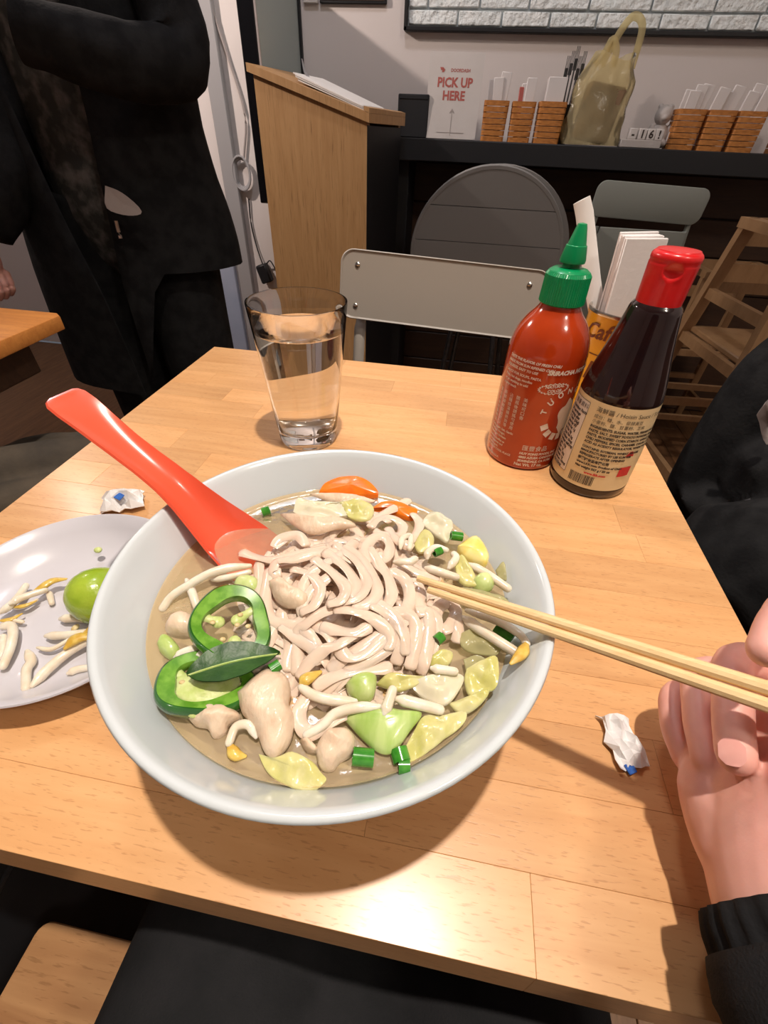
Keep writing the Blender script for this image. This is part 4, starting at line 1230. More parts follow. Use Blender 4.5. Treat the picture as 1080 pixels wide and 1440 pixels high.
W1 = empty('paper_wrapper', (-0.3118, 0.3007, 0.7500), 'crumpled white paper wrapper with blue print beside the side dish', 'wrapper')
c1 = Vector((-0.3129, 0.3025, 0.7502))
mk('paper', crumpled(c1, 0.042, 0.032, 0.020, 3, 15), M['crumple'], W1, smooth=False)
mk('print', box(tuple(c1 + Vector((0.001, -0.004, 0.0150))), (0.011, 0.007, 0.0012), 0.0003, rotz(-20) @ rotx(20)), M['blueprint'], W1, smooth=False)
W2 = empty('paper_wrapper', (0.1437, 0.1474, 0.7500), 'crumpled white paper wrapper with blue corner beside the hand', 'wrapper')
c2 = Vector((0.1442, 0.1479, 0.7502))
mk('paper', crumpled(c2, 0.023, 0.037, 0.014, 11, 12), M['crumple'], W2, smooth=False)
mk('print', box(tuple(c2 + Vector((0.001, -0.0165, 0.0030))), (0.006, 0.006, 0.0012), 0.0003, rotz(30) @ rotx(15)), M['blueprint'], W2, smooth=False)

# ================================================================== FOOD IN THE BOWL
def sheet(pts, thick=0.003, dome=0.003, rip=0.0015, freq=90, seed=0, rings=7, sharp_edge=0.4):
    """a soft flat piece with the given outline: domed, rippled and with real thickness"""
    P = path([Vector(p) for p in pts] + [Vector(pts[0])], len(pts) * 4)[:-1]
    c = sum(P, Vector()) / len(P)
    n = len(P)
    o = Vector((seed * 5.1, seed * 2.3, seed * 9.7))
    V, F = [], []
    for side in (1, -1):
        for i in range(rings):
            k = 1 - i / rings
            for p in P:
                q = c + (p - c) * k
                w = 1 - k ** 2.2
                z = q.z + dome * w * (1 if side > 0 else 0.35) + rip * noise.noise(q * freq + o) * (0.35 + 0.65 * w) + side * thick * 0.5 * (sharp_edge + (1 - sharp_edge) * min(1, w * 2))
                V.append(Vector((q.x, q.y, z)))
        V.append(Vector((c.x, c.y, c.z + dome * (1 if side > 0 else 0.35) + rip * noise.noise(c * freq + o) + side * thick * 0.5)))
    blk = rings * n + 1
    for s_ in (0, 1):
        b = s_ * blk
        for i in range(rings - 1):
            for k in range(n):
                j = (k + 1) % n
                F.append((b + i * n + k, b + i * n + j, b + (i + 1) * n + j, b + (i + 1) * n + k))
        for k in range(n):
            F.append((b + (rings - 1) * n + k, b + (rings - 1) * n + (k + 1) % n, b + rings * n))
    for k in range(n):
        j = (k + 1) % n
        F.append((k, j, blk + j, blk + k))
    return V, F


def food(name, geo, mat, label, cat, group=None, parent=None):
    return mk(name, geo, M[mat], parent, angle=70, label=label, cat=cat, group=group)


# ---- rice noodles: one tangle
NC = Vector((-0.0460, 0.1650, 0.8400))


def mound(x, y):
    d = math.hypot((x - NC.x) / 1.0, (y - NC.y) / 1.15)
    return 0.0175 * math.exp(-(d / 0.050) ** 2)


def ribbon(pts, w=0.0036, t=0.0014, n=None):
    n = n or max(14, len(pts) * 7)
    P = path(pts, n)
    V, F = [], []
    sec = [(math.cos(a) * (1 if abs(math.cos(a)) < 0.98 else 1), math.sin(a)) for a in [2 * math.pi * k / 8 for k in range(8)]]
    ph = rng.uniform(0, 6.28)
    for i, p in enumerate(P):
        tg = (P[min(i + 1, n)] - P[max(i - 1, 0)])
        if tg.length < 1e-7: tg = Vector((1, 0, 0))
        tg.normalize()
        up = Vector((0.35 * math.sin(ph + i * 0.25), 0.35 * math.cos(ph + i * 0.22), 1))
        s = tg.cross(up).normalized()
        u = s.cross(tg)
        e = 1.0 if 0 < i < n else 0.72
        for cx_, sy_ in sec:
            V.append(p + s * (w * e * cx_) + u * (t * e * sy_))
    for i in range(n):
        for k in range(8):
            j = (k + 1) % 8
            F.append((i * 8 + k, i * 8 + j, (i + 1) * 8 + j, (i + 1) * 8 + k))
    F.append(tuple(range(8)))
    F.append(tuple(range(n * 8, n * 8 + 8)))
    return V, F


strands = [
    [(-0.1216, 0.1876, 0.8360), (-0.1055, 0.1821, 0.8390), (-0.0899, 0.1801, 0.8430), (-0.0773, 0.1855, 0.8460), (-0.0629, 0.1926, 0.8470)],
    [(-0.1053, 0.1799, 0.8380), (-0.0956, 0.1571, 0.8390), (-0.0867, 0.1387, 0.8380), (-0.0849, 0.1293, 0.8340)],
    [(-0.0955, 0.1728, 0.8410), (-0.0890, 0.1505, 0.8420), (-0.0804, 0.1379, 0.8420), (-0.0677, 0.1332, 0.8440), (-0.0602, 0.1382, 0.8470)],
    [(-0.0858, 0.1700, 0.8430), (-0.0907, 0.1684, 0.8430), (-0.0906, 0.1762, 0.8450), (-0.0798, 0.1790, 0.8470), (-0.0690, 0.1846, 0.8480), (-0.0568, 0.1874, 0.8490), (-0.0414, 0.1802, 0.8500)],
    [(-0.0933, 0.2025, 0.8400), (-0.0986, 0.1937, 0.8400), (-0.0966, 0.1997, 0.8420), (-0.0868, 0.2034, 0.8430), (-0.0776, 0.1960, 0.8420)],
    [(-0.0599, 0.1371, 0.8460), (-0.0644, 0.1454, 0.8480), (-0.0609, 0.1549, 0.8500), (-0.0559, 0.1617, 0.8520), (-0.0511, 0.1696, 0.8530)],
    [(-0.0803, 0.1155, 0.8360), (-0.0771, 0.1263, 0.8400), (-0.0757, 0.1388, 0.8420)],
    [(-0.0698, 0.1227, 0.8360), (-0.0717, 0.1329, 0.8400), (-0.0767, 0.1409, 0.8430)],
    [(-0.0618, 0.1111, 0.8360), (-0.0649, 0.1237, 0.8400), (-0.0696, 0.1336, 0.8430)],
    [(-0.0569, 0.1100, 0.8360), (-0.0596, 0.1224, 0.8410), (-0.0617, 0.1300, 0.8450), (-0.0580, 0.1341, 0.8480), (-0.0515, 0.1398, 0.8510), (-0.0409, 0.1457, 0.8530), (-0.0299, 0.1503, 0.8530)],
    [(-0.0600, 0.1324, 0.8460), (-0.0525, 0.1255, 0.8450), (-0.0450, 0.1190, 0.8420), (-0.0404, 0.1169, 0.8380)],
    [(-0.0549, 0.1354, 0.8470), (-0.0455, 0.1304, 0.8470), (-0.0381, 0.1220, 0.8440), (-0.0392, 0.1157, 0.8410), (-0.0453, 0.1124, 0.8370)],
    [(-0.0505, 0.1328, 0.8480), (-0.0423, 0.1319, 0.8490), (-0.0308, 0.1321, 0.8500), (-0.0233, 0.1369, 0.8510)],
    [(-0.0388, 0.1270, 0.8480), (-0.0354, 0.1207, 0.8470), (-0.0275, 0.1207, 0.8460), (-0.0179, 0.1289, 0.8480), (-0.0092, 0.1411, 0.8490), (-0.0025, 0.1502, 0.8480)],
    [(-0.0028, 0.1444, 0.8460), (-0.0115, 0.1315, 0.8460), (-0.0210, 0.1217, 0.8450), (-0.0307, 0.1148, 0.8420), (-0.0380, 0.1077, 0.8380), (-0.0428, 0.1028, 0.8340)],
    [(-0.0049, 0.1396, 0.8450), (-0.0145, 0.1272, 0.8450), (-0.0254, 0.1176, 0.8430), (-0.0334, 0.1100, 0.8390), (-0.0389, 0.1047, 0.8340)],
    [(-0.0089, 0.1475, 0.8480), (-0.0161, 0.1359, 0.8480), (-0.0258, 0.1267, 0.8470), (-0.0341, 0.1198, 0.8440), (-0.0408, 0.1128, 0.8400)],
    [(-0.0466, 0.1042, 0.8380), (-0.0371, 0.1105, 0.8410), (-0.0237, 0.1165, 0.8420), (-0.0088, 0.1213, 0.8400)],
    [(-0.0488, 0.1013, 0.8370), (-0.0500, 0.0925, 0.8360), (-0.0459, 0.0850, 0.8360), (-0.0404, 0.0840, 0.8360), (-0.0346, 0.0897, 0.8370), (-0.0264, 0.0960, 0.8370), (-0.0134, 0.1018, 0.8360)],
    [(-0.0423, 0.1479, 0.8530), (-0.0340, 0.1502, 0.8540), (-0.0225, 0.1490, 0.8540), (-0.0116, 0.1431, 0.8520), (-0.0046, 0.1352, 0.8490), (-0.0028, 0.1271, 0.8440)],
    [(-0.0173, 0.1422, 0.8510), (-0.0100, 0.1482, 0.8520), (-0.0021, 0.1459, 0.8500), (0.0013, 0.1354, 0.8470), (0.0001, 0.1218, 0.8400)],
    [(-0.0008, 0.1510, 0.8500), (0.0051, 0.1529, 0.8490), (0.0084, 0.1420, 0.8460), (0.0068, 0.1274, 0.8410), (0.0055, 0.1227, 0.8360)],
    [(0.0048, 0.1566, 0.8480), (0.0107, 0.1519, 0.8460), (0.0112, 0.1400, 0.8430), (0.0085, 0.1287, 0.8380)],
    [(0.0106, 0.1487, 0.8450), (0.0113, 0.1589, 0.8460), (0.0168, 0.1649, 0.8450), (0.0218, 0.1612, 0.8430), (0.0192, 0.1516, 0.8420), (0.0142, 0.1478, 0.8420)],
    [(-0.0342, 0.1817, 0.8500), (-0.0377, 0.1951, 0.8490), (-0.0348, 0.2068, 0.8480), (-0.0281, 0.2093, 0.8470), (-0.0230, 0.2018, 0.8460), (-0.0248, 0.1898, 0.8480), (-0.0304, 0.1902, 0.8490)],
    [(-0.0406, 0.2221, 0.8420), (-0.0369, 0.2324, 0.8410), (-0.0274, 0.2380, 0.8400), (-0.0188, 0.2323, 0.8390), (-0.0198, 0.2202, 0.8410), (-0.0292, 0.2168, 0.8430), (-0.0370, 0.2188, 0.8430)],
    [(-0.0372, 0.1969, 0.8480), (-0.0281, 0.1826, 0.8510), (-0.0198, 0.1717, 0.8520), (-0.0156, 0.1582, 0.8530), (-0.0179, 0.1478, 0.8530)],
    [(-0.0534, 0.1925, 0.8490), (-0.0426, 0.1858, 0.8510), (-0.0314, 0.1742, 0.8530), (-0.0238, 0.1581, 0.8550), (-0.0277, 0.1472, 0.8550), (-0.0358, 0.1459, 0.8540)],
    [(-0.0590, 0.1957, 0.8480), (-0.0416, 0.1813, 0.8520), (-0.0319, 0.1661, 0.8550), (-0.0313, 0.1547, 0.8560), (-0.0356, 0.1488, 0.8560), (-0.0426, 0.1462, 0.8550)],
    [(-0.0069, 0.1662, 0.8480), (-0.0052, 0.1731, 0.8480), (-0.0005, 0.1694, 0.8470), (0.0014, 0.1592, 0.8470), (-0.0005, 0.1501, 0.8480)],
    [(-0.0193, 0.1800, 0.8500), (-0.0096, 0.1736, 0.8490), (-0.0055, 0.1606, 0.8500), (-0.0065, 0.1494, 0.8500)],
    [(-0.0286, 0.2258, 0.8410), (-0.0192, 0.2125, 0.8430), (-0.0085, 0.2082, 0.8420)],
    [(-0.0135, 0.2481, 0.8380), (-0.0072, 0.2390, 0.8380), (-0.0083, 0.2255, 0.8390), (-0.0126, 0.2146, 0.8410)],
    [(-0.0165, 0.1922, 0.8460), (-0.0019, 0.1845, 0.8450), (0.0107, 0.1835, 0.8430)],
    [(-0.0633, 0.1863, 0.8500), (-0.0464, 0.1735, 0.8530), (-0.0366, 0.1589, 0.8560), (-0.0383, 0.1483, 0.8560)],
    [(-0.0681, 0.1791, 0.8500), (-0.0521, 0.1668, 0.8540), (-0.0420, 0.1554, 0.8570), (-0.0418, 0.1463, 0.8570), (-0.0490, 0.1430, 0.8550)],
    [(-0.0796, 0.1714, 0.8460), (-0.0651, 0.1661, 0.8500), (-0.0563, 0.1543, 0.8530), (-0.0566, 0.1438, 0.8520), (-0.0638, 0.1396, 0.8480)],
    [(-0.0466, 0.2037, 0.8460), (-0.0492, 0.1902, 0.8490), (-0.0550, 0.1808, 0.8510), (-0.0632, 0.1702, 0.8510), (-0.0673, 0.1587, 0.8490), (-0.0673, 0.1474, 0.8460)],
    [(0.0214, 0.1601, 0.8430), (0.0241, 0.1508, 0.8410), (0.0237, 0.1435, 0.8380)],
    [(-0.0183, 0.2667, 0.8360), (-0.0250, 0.2541, 0.8380), (-0.0338, 0.2415, 0.8400), (-0.0443, 0.2278, 0.8410)],
    [(-0.0668, 0.2452, 0.8380), (-0.0516, 0.2377, 0.8400), (-0.0384, 0.2380, 0.8400), (-0.0280, 0.2312, 0.8410)],
    [(0.0052, 0.1532, 0.8480), (0.0032, 0.1433, 0.8460), (0.0027, 0.1355, 0.8440), (0.0030, 0.1258, 0.8390)],
    [(-0.0262, 0.1475, 0.8550), (-0.0159, 0.1453, 0.8530), (-0.0088, 0.1381, 0.8500), (-0.0063, 0.1303, 0.8460), (-0.0076, 0.1232, 0.8400)],
    [(-0.0448, 0.1422, 0.8540), (-0.0328, 0.1414, 0.8550), (-0.0228, 0.1402, 0.8530), (-0.0141, 0.1349, 0.8500), (-0.0115, 0.1271, 0.8460)],
    [(-0.0730, 0.1329, 0.8430), (-0.0629, 0.1273, 0.8440), (-0.0515, 0.1220, 0.8440), (-0.0459, 0.1153, 0.8410)],
    [(-0.0308, 0.1323, 0.8490), (-0.0374, 0.1245, 0.8490), (-0.0452, 0.1207, 0.8460), (-0.0524, 0.1140, 0.8410), (-0.0553, 0.1078, 0.8370)],
]
geos = [ribbon(s) for s in strands]
nr = random.Random(21)
for k in range(170):            # the strands underneath
    a, d = nr.uniform(0, 6.28), 0.064 * math.sqrt(nr.random())
    x, y = NC.x + d * math.cos(a), NC.y + d * math.sin(a) * 1.15
    h = nr.uniform(0, 6.28)
    cur = nr.uniform(-28, 28)
    pts = []
    for i in range(7):
        zz = ZS - 0.004 + max(0.0, mound(x, y) * nr.uniform(0.6, 0.98)) + 0.002 * math.sin(i * 1.3 + k)
        pts.append((x, y, zz))
        h += cur * 0.011 + nr.uniform(-0.25, 0.25)
        if math.hypot(x - NC.x, y - NC.y) > 0.058: h = math.atan2(NC.y - y, NC.x - x) + nr.uniform(-1.1, 1.1)
        x += 0.011 * math.cos(h)
        y += 0.011 * math.sin(h)
    geos.append(ribbon(pts, 0.0034, 0.0014, 20))
mk('rice_noodles', join(*geos), M['noodle'], angle=80, kind='stuff', label='tangle of pale flat rice noodles heaped in the middle of the soup', cat='noodles')
mk('noodle_core', blob((NC.x, NC.y, ZS - 0.006), (0.050, 0.056, 0.0100), lump=0.2, freq=3, seed=4), M['noodle'], bpy.data.objects['rice_noodles'])

# ---- carrot
food('carrot_slice', sheet([(-0.0887, 0.2615, 0.8340), (-0.0861, 0.2693, 0.8370), (-0.0773, 0.2763, 0.8390), (-0.0682, 0.2798, 0.8400), (-0.0587, 0.2790, 0.8400), (-0.0499, 0.2758, 0.8380), (-0.0426, 0.2673, 0.8350), (-0.0558, 0.2652, 0.8330), (-0.0725, 0.2629, 0.8320)], 0.004, 0.0015, 0.0004, 60, 1, sharp_edge=0.9), 'carrot', 'larger carrot slice at the far side of the soup', 'carrot slice', 'carrot slices in the soup')
food('carrot_slice', sheet([(-0.0440, 0.2483, 0.8360), (-0.0370, 0.2551, 0.8380), (-0.0252, 0.2576, 0.8380), (-0.0157, 0.2547, 0.8370), (-0.0102, 0.2531, 0.8360), (-0.0129, 0.2452, 0.8350), (-0.0219, 0.2460, 0.8350), (-0.0346, 0.2510, 0.8340)], 0.004, 0.0012, 0.0004, 60, 2, sharp_edge=0.9), 'carrot', 'smaller carrot slice with a herb fleck, partly under noodles', 'carrot slice', 'carrot slices in the soup')

# ---- chicken
ch = 'chicken pieces in the soup'
food('chicken_piece', sheet([(-0.0814, 0.0938, 0.8390), (-0.0768, 0.1015, 0.8400), (-0.0701, 0.1085, 0.8400), (-0.0611, 0.1064, 0.8390), (-0.0569, 0.1005, 0.8380), (-0.0556, 0.0936, 0.8380), (-0.0510, 0.0881, 0.8370), (-0.0497, 0.0787, 0.8360), (-0.0536, 0.0707, 0.8350), (-0.0596, 0.0716, 0.8360), (-0.0675, 0.0804, 0.8370), (-0.0761, 0.0858, 0.8380)], 0.008, 0.006, 0.003, 110, 3, 9), 'chicken', 'largest smooth slice of white chicken at the front of the soup', 'chicken', ch)
food('chicken_piece', sheet([(-0.1023, 0.0805, 0.8360), (-0.0972, 0.0848, 0.8380), (-0.0874, 0.0875, 0.8380), (-0.0801, 0.0864, 0.8370), (-0.0765, 0.0841, 0.8350), (-0.0808, 0.0805, 0.8350), (-0.0811, 0.0769, 0.8340), (-0.0858, 0.0741, 0.8340), (-0.0900, 0.0771, 0.8350), (-0.0961, 0.0773, 0.8350)], 0.007, 0.004, 0.0035, 160, 4, 8), 'chicken', 'torn chicken piece below the lower pepper ring', 'chicken', ch)
food('chicken_piece', sheet([(-0.0368, 0.0758, 0.8360), (-0.0361, 0.0804, 0.8380), (-0.0319, 0.0857, 0.8390), (-0.0246, 0.0866, 0.8390), (-0.0204, 0.0833, 0.8380), (-0.0207, 0.0779, 0.8360), (-0.0253, 0.0741, 0.8350), (-0.0280, 0.0702, 0.8340), (-0.0335, 0.0703, 0.8340)], 0.008, 0.005, 0.004, 170, 5, 8), 'chicken', 'lumpy chicken chunk left of the bok choy', 'chicken', ch)
food('chicken_piece', sheet([(-0.0458, 0.0802, 0.8340), (-0.0422, 0.0809, 0.8350), (-0.0364, 0.0776, 0.8350), (-0.0369, 0.0757, 0.8340), (-0.0418, 0.0761, 0.8330)], 0.005, 0.002, 0.002, 170, 6, 6), 'chicken', 'small chicken scrap beside the lumpy chunk', 'chicken', ch)
food('chicken_piece', sheet([(-0.1394, 0.1253, 0.8340), (-0.1380, 0.1306, 0.8360), (-0.1312, 0.1340, 0.8370), (-0.1249, 0.1321, 0.8360), (-0.1206, 0.1243, 0.8340), (-0.1273, 0.1210, 0.8340), (-0.1364, 0.1219, 0.8330)], 0.007, 0.004, 0.002, 120, 7, 8), 'chicken', 'rounded chicken piece left of the upper pepper ring', 'chicken', ch)
food('chicken_piece', sheet([(-0.0895, 0.1589, 0.8460), (-0.0828, 0.1613, 0.8480), (-0.0719, 0.1545, 0.8490), (-0.0627, 0.1512, 0.8490), (-0.0634, 0.1441, 0.8480), (-0.0720, 0.1433, 0.8460), (-0.0813, 0.1479, 0.8450)], 0.005, 0.003, 0.002, 160, 8, 8), 'chicken', 'chicken piece nested in the left of the noodles', 'chicken', ch)
food('chicken_piece', sheet([(-0.1077, 0.2271, 0.8380), (-0.0975, 0.2242, 0.8400), (-0.0819, 0.2213, 0.8420), (-0.0631, 0.2263, 0.8430), (-0.0501, 0.2205, 0.8430), (-0.0633, 0.2158, 0.8420), (-0.0769, 0.2090, 0.8410), (-0.0918, 0.2154, 0.8390)], 0.004, 0.003, 0.002, 170, 9, 8), 'chicken', 'long shred of chicken behind the noodles', 'chicken', ch)
food('chicken_piece', sheet([(-0.0943, 0.2557, 0.8360), (-0.0819, 0.2571, 0.8380), (-0.0588, 0.2583, 0.8390), (-0.0430, 0.2567, 0.8380), (-0.0513, 0.2521, 0.8380), (-0.0721, 0.2494, 0.8370)], 0.003, 0.002, 0.0015, 170, 10, 6), 'chicken', 'thin pink shred of chicken in front of the larger carrot slice', 'chicken', ch)

# ---- cabbage
cg = 'cabbage pieces in the soup'
cab = [
    ('cabbagewhite', [(-0.0997, 0.2318, 0.8370), (-0.1002, 0.2457, 0.8390), (-0.0872, 0.2436, 0.8400), (-0.0679, 0.2453, 0.8410), (-0.0582, 0.2522, 0.8400), (-0.0579, 0.2344, 0.8400), (-0.0696, 0.2288, 0.8400), (-0.0881, 0.2264, 0.8380)], 0.004, 'white cabbage rib at the far side near the larger carrot slice'),
    ('cabbage', [(-0.0675, 0.2437, 0.8420), (-0.0554, 0.2502, 0.8430), (-0.0422, 0.2436, 0.8430), (-0.0423, 0.2292, 0.8420), (-0.0551, 0.2288, 0.8410)], 0.002, 'folded yellow cabbage leaf beside the far white rib'),
    ('cabbage', [(-0.0622, 0.0707, 0.8350), (-0.0535, 0.0704, 0.8360), (-0.0471, 0.0735, 0.8370), (-0.0374, 0.0715, 0.8360), (-0.0329, 0.0689, 0.8340), (-0.0296, 0.0665, 0.8330), (-0.0346, 0.0615, 0.8320), (-0.0435, 0.0611, 0.8320), (-0.0542, 0.0638, 0.8330), (-0.0591, 0.0674, 0.8340)], 0.0025, 'yellow crinkled cabbage leaf at the front edge of the soup'),
    ('cabbage', [(0.0018, 0.0826, 0.8350), (0.0062, 0.0929, 0.8370), (0.0102, 0.1002, 0.8380), (0.0197, 0.1022, 0.8380), (0.0296, 0.1070, 0.8370), (0.0292, 0.1010, 0.8360), (0.0207, 0.0928, 0.8350), (0.0121, 0.0848, 0.8340), (0.0046, 0.0800, 0.8330)], 0.003, 'ribbed pale cabbage leaf right of the bok choy'),
    ('cabbagewhite', [(0.0011, 0.1145, 0.8380), (0.0081, 0.1192, 0.8400), (0.0193, 0.1232, 0.8410), (0.0279, 0.1230, 0.8400), (0.0251, 0.1139, 0.8390), (0.0188, 0.1068, 0.8380), (0.0093, 0.1088, 0.8380)], 0.0035, 'square white cabbage rib on the right side of the soup'),
    ('cabbage', [(0.0293, 0.1280, 0.8400), (0.0368, 0.1323, 0.8430), (0.0442, 0.1342, 0.8450), (0.0442, 0.1197, 0.8430), (0.0386, 0.1167, 0.8400), (0.0315, 0.1143, 0.8380), (0.0285, 0.1219, 0.8380)], 0.0025, 'yellow-green cabbage leaf against the right wall of the bowl'),
    ('cabbage', [(0.0213, 0.1095, 0.8360), (0.0290, 0.1130, 0.8380), (0.0386, 0.1175, 0.8400), (0.0400, 0.1149, 0.8400), (0.0330, 0.1074, 0.8370), (0.0259, 0.1059, 0.8360)], 0.003, 'narrow cabbage strip below the yellow-green leaf'),
    ('cabbage', [(-0.0156, 0.1123, 0.8370), (-0.0099, 0.1179, 0.8400), (-0.0008, 0.1177, 0.8410), (0.0084, 0.1192, 0.8400), (0.0013, 0.1121, 0.8390), (-0.0072, 0.1102, 0.8370)], 0.003, 'curly yellow cabbage tip above the bok choy'),
    ('cabbagewhite', [(-0.0059, 0.2388, 0.8380), (-0.0006, 0.2480, 0.8410), (0.0081, 0.2464, 0.8420), (0.0160, 0.2389, 0.8420), (0.0153, 0.2277, 0.8410), (0.0129, 0.2199, 0.8400), (0.0027, 0.2289, 0.8390)], 0.0035, 'white cabbage rib near the smaller carrot slice'),
    ('cabbage', [(-0.0084, 0.2126, 0.8410), (-0.0040, 0.2256, 0.8430), (0.0031, 0.2216, 0.8440), (0.0041, 0.2112, 0.8430), (-0.0034, 0.2051, 0.8420)], 0.003, 'small yellow-green cabbage leaf beside the noodle loops'),
    ('cabbage', [(0.0191, 0.2015, 0.8430), (0.0247, 0.2037, 0.8450), (0.0341, 0.1851, 0.8440), (0.0307, 0.1821, 0.8430), (0.0221, 0.1860, 0.8420)], 0.003, 'pale cabbage strip pointing at the chopsticks'),
    ('leaffilm', [(0.0458, 0.2009, 0.8400), (0.0504, 0.2058, 0.8440), (0.0520, 0.1915, 0.8430), (0.0481, 0.1958, 0.8400)], 0.001, 'thin see-through leaf stuck to the right bowl wall'),
    ('leaffilm', [(0.0249, 0.1481, 0.8410), (0.0354, 0.1530, 0.8430), (0.0467, 0.1462, 0.8410), (0.0450, 0.1401, 0.8380), (0.0344, 0.1399, 0.8370), (0.0265, 0.1409, 0.8390)], 0.0015, 'see-through wilted leaf under the chopsticks at the right'),
    ('cabbage', [(0.0089, 0.1299, 0.8390), (0.0148, 0.1351, 0.8410), (0.0215, 0.1356, 0.8400), (0.0200, 0.1294, 0.8380), (0.0118, 0.1261, 0.8370)], 0.003, 'frilly yellow cabbage scrap below the noodles'),
    ('leaffilm', [(0.0279, 0.1347, 0.8380), (0.0349, 0.1372, 0.8400), (0.0401, 0.1335, 0.8400), (0.0384, 0.1252, 0.8380), (0.0315, 0.1222, 0.8370)], 0.0015, 'glassy leaf edge beside the yellow-green leaf'),
    ('leaffilm', [(0.0189, 0.1762, 0.8420), (0.0281, 0.1803, 0.8430), (0.0472, 0.1788, 0.8420), (0.0533, 0.1741, 0.8400), (0.0358, 0.1706, 0.8400)], 0.0015, 'long wilted leaf lying under both chopsticks'),
]
for k, (mt, pts, th, lb) in enumerate(cab):
    food('cabbage_piece', sheet(pts, th * 0.7, 0.0012, 0.0045, 150, 20 + k, 10, 0.8), mt, lb, 'cabbage', cg)

food('corn_piece', sheet([(0.0206, 0.2141, 0.8420), (0.0322, 0.2245, 0.8440), (0.0403, 0.2088, 0.8440), (0.0381, 0.2019, 0.8420), (0.0280, 0.2052, 0.8400), (0.0226, 0.2105, 0.8400)], 0.006, 0.003, 0.001, 120, 50, sharp_edge=0.85), 'corn', 'bright yellow wedge at the right side of the soup', 'vegetable')

# ---- bok choy and pale greens
food('bok_choy_piece', sheet([(-0.0287, 0.0932, 0.8360), (-0.0214, 0.0982, 0.8380), (-0.0095, 0.1001, 0.8400), (-0.0021, 0.1001, 0.8400), (0.0086, 0.1009, 0.8390), (0.0041, 0.0921, 0.8380), (-0.0017, 0.0826, 0.8360), (-0.0084, 0.0812, 0.8350), (-0.0175, 0.0857, 0.8350)], 0.0035, 0.003, 0.0008, 60, 60, 8), 'bokchoy', 'wide bright green bok choy stem at the front right', 'bok choy', 'green stems in the soup')
food('bok_choy_piece', sheet([(-0.0310, 0.1085, 0.8380), (-0.0272, 0.1132, 0.8400), (-0.0199, 0.1155, 0.8410), (-0.0158, 0.1132, 0.8410), (-0.0160, 0.1036, 0.8390), (-0.0221, 0.1015, 0.8370), (-0.0281, 0.1043, 0.8370)], 0.006, 0.003, 0.0006, 60, 61, 8), 'palegreen', 'rounded pale green stem above the wide bok choy stem', 'bok choy', 'green stems in the soup')
food('bok_choy_piece', sheet([(0.0308, 0.1862, 0.8420), (0.0338, 0.1902, 0.8440), (0.0399, 0.1923, 0.8440), (0.0439, 0.1874, 0.8430), (0.0426, 0.1825, 0.8420), (0.0368, 0.1798, 0.8410), (0.0323, 0.1816, 0.8410)], 0.006, 0.003, 0.0006, 60, 62, 8), 'palegreen', 'rounded pale green stem just above the chopsticks', 'bok choy', 'green stems in the soup')
food('bok_choy_piece', sheet([(-0.1369, 0.1134, 0.8350), (-0.1370, 0.1184, 0.8360), (-0.1324, 0.1187, 0.8360), (-0.1235, 0.1129, 0.8350), (-0.1255, 0.1075, 0.8340), (-0.1331, 0.1099, 0.8340)], 0.006, 0.002, 0.0006, 60, 63, 8), 'palegreen', 'pale green stem slice at the left edge of the soup', 'bok choy', 'green stems in the soup')
food('bok_choy_piece', sheet([(-0.1131, 0.1572, 0.8370), (-0.1131, 0.1640, 0.8380), (-0.1070, 0.1666, 0.8390), (-0.1000, 0.1645, 0.8390), (-0.0975, 0.1571, 0.8380), (-0.1043, 0.1550, 0.8370)], 0.004, 0.002, 0.001, 90, 64, 8), 'palegreen', 'small pale green slice between the spoon and the upper pepper ring', 'bok choy', 'green stems in the soup')


# ---- scallion pieces: short hollow tubes
def scallion(a, b, r, label):
    a, b = Vector(a), Vector(b)
    outer = tube([a, a.lerp(b, 0.5), b], r, 14, cap=False)
    inner = tube([a, a.lerp(b, 0.5), b], r * 0.68, 14, cap=False)
    V, F = join(outer, inner)
    n = 14
    for base in (0, 28):
        for k in range(n):
            j = (k + 1) % n
            F.append((base + k, base + j, 42 + base + j, 42 + base + k))
    food('scallion_piece', (V, F), 'scallion', label, 'scallion', 'scallion pieces in the soup')


scallion((0.0154, 0.2236, 0.8440), (0.0233, 0.2248, 0.8430), 0.0032, 'short scallion ring beside the yellow wedge')
scallion((0.0452, 0.1570, 0.8410), (0.0539, 0.1508, 0.8400), 0.0036, 'longest scallion tube, at the right edge below the chopsticks')
scallion((0.0120, 0.1381, 0.8450), (0.0147, 0.1418, 0.8450), 0.0030, 'scallion bit among the noodles at the right')
scallion((-0.1230, 0.2297, 0.8350), (-0.1182, 0.2325, 0.8360), 0.0034, 'tiny scallion ring near the far edge left of the noodles')
scallion((-0.0201, 0.0771, 0.8360), (-0.0108, 0.0783, 0.8350), 0.0040, 'scallion piece left under the wide bok choy stem')
scallion((-0.0002, 0.0846, 0.8350), (0.0023, 0.0795, 0.8340), 0.0042, 'scallion piece right under the wide bok choy stem')
scallion((0.0009, 0.0776, 0.8340), (0.0059, 0.0785, 0.8340), 0.0036, 'scallion piece at the front edge of the soup')
scallion((-0.0692, 0.1066, 0.8430), (-0.0658, 0.1106, 0.8430), 0.0030, 'scallion bit on top of the largest chicken slice')
scallion((-0.0336, 0.2401, 0.8380), (-0.0312, 0.2433, 0.8380), 0.0018, 'tiny green scallion fleck by the smaller carrot slice')
scallion((0.0056, 0.2044, 0.8440), (0.0099, 0.2080, 0.8440), 0.0028, 'scallion ring under the small yellow-green leaf')


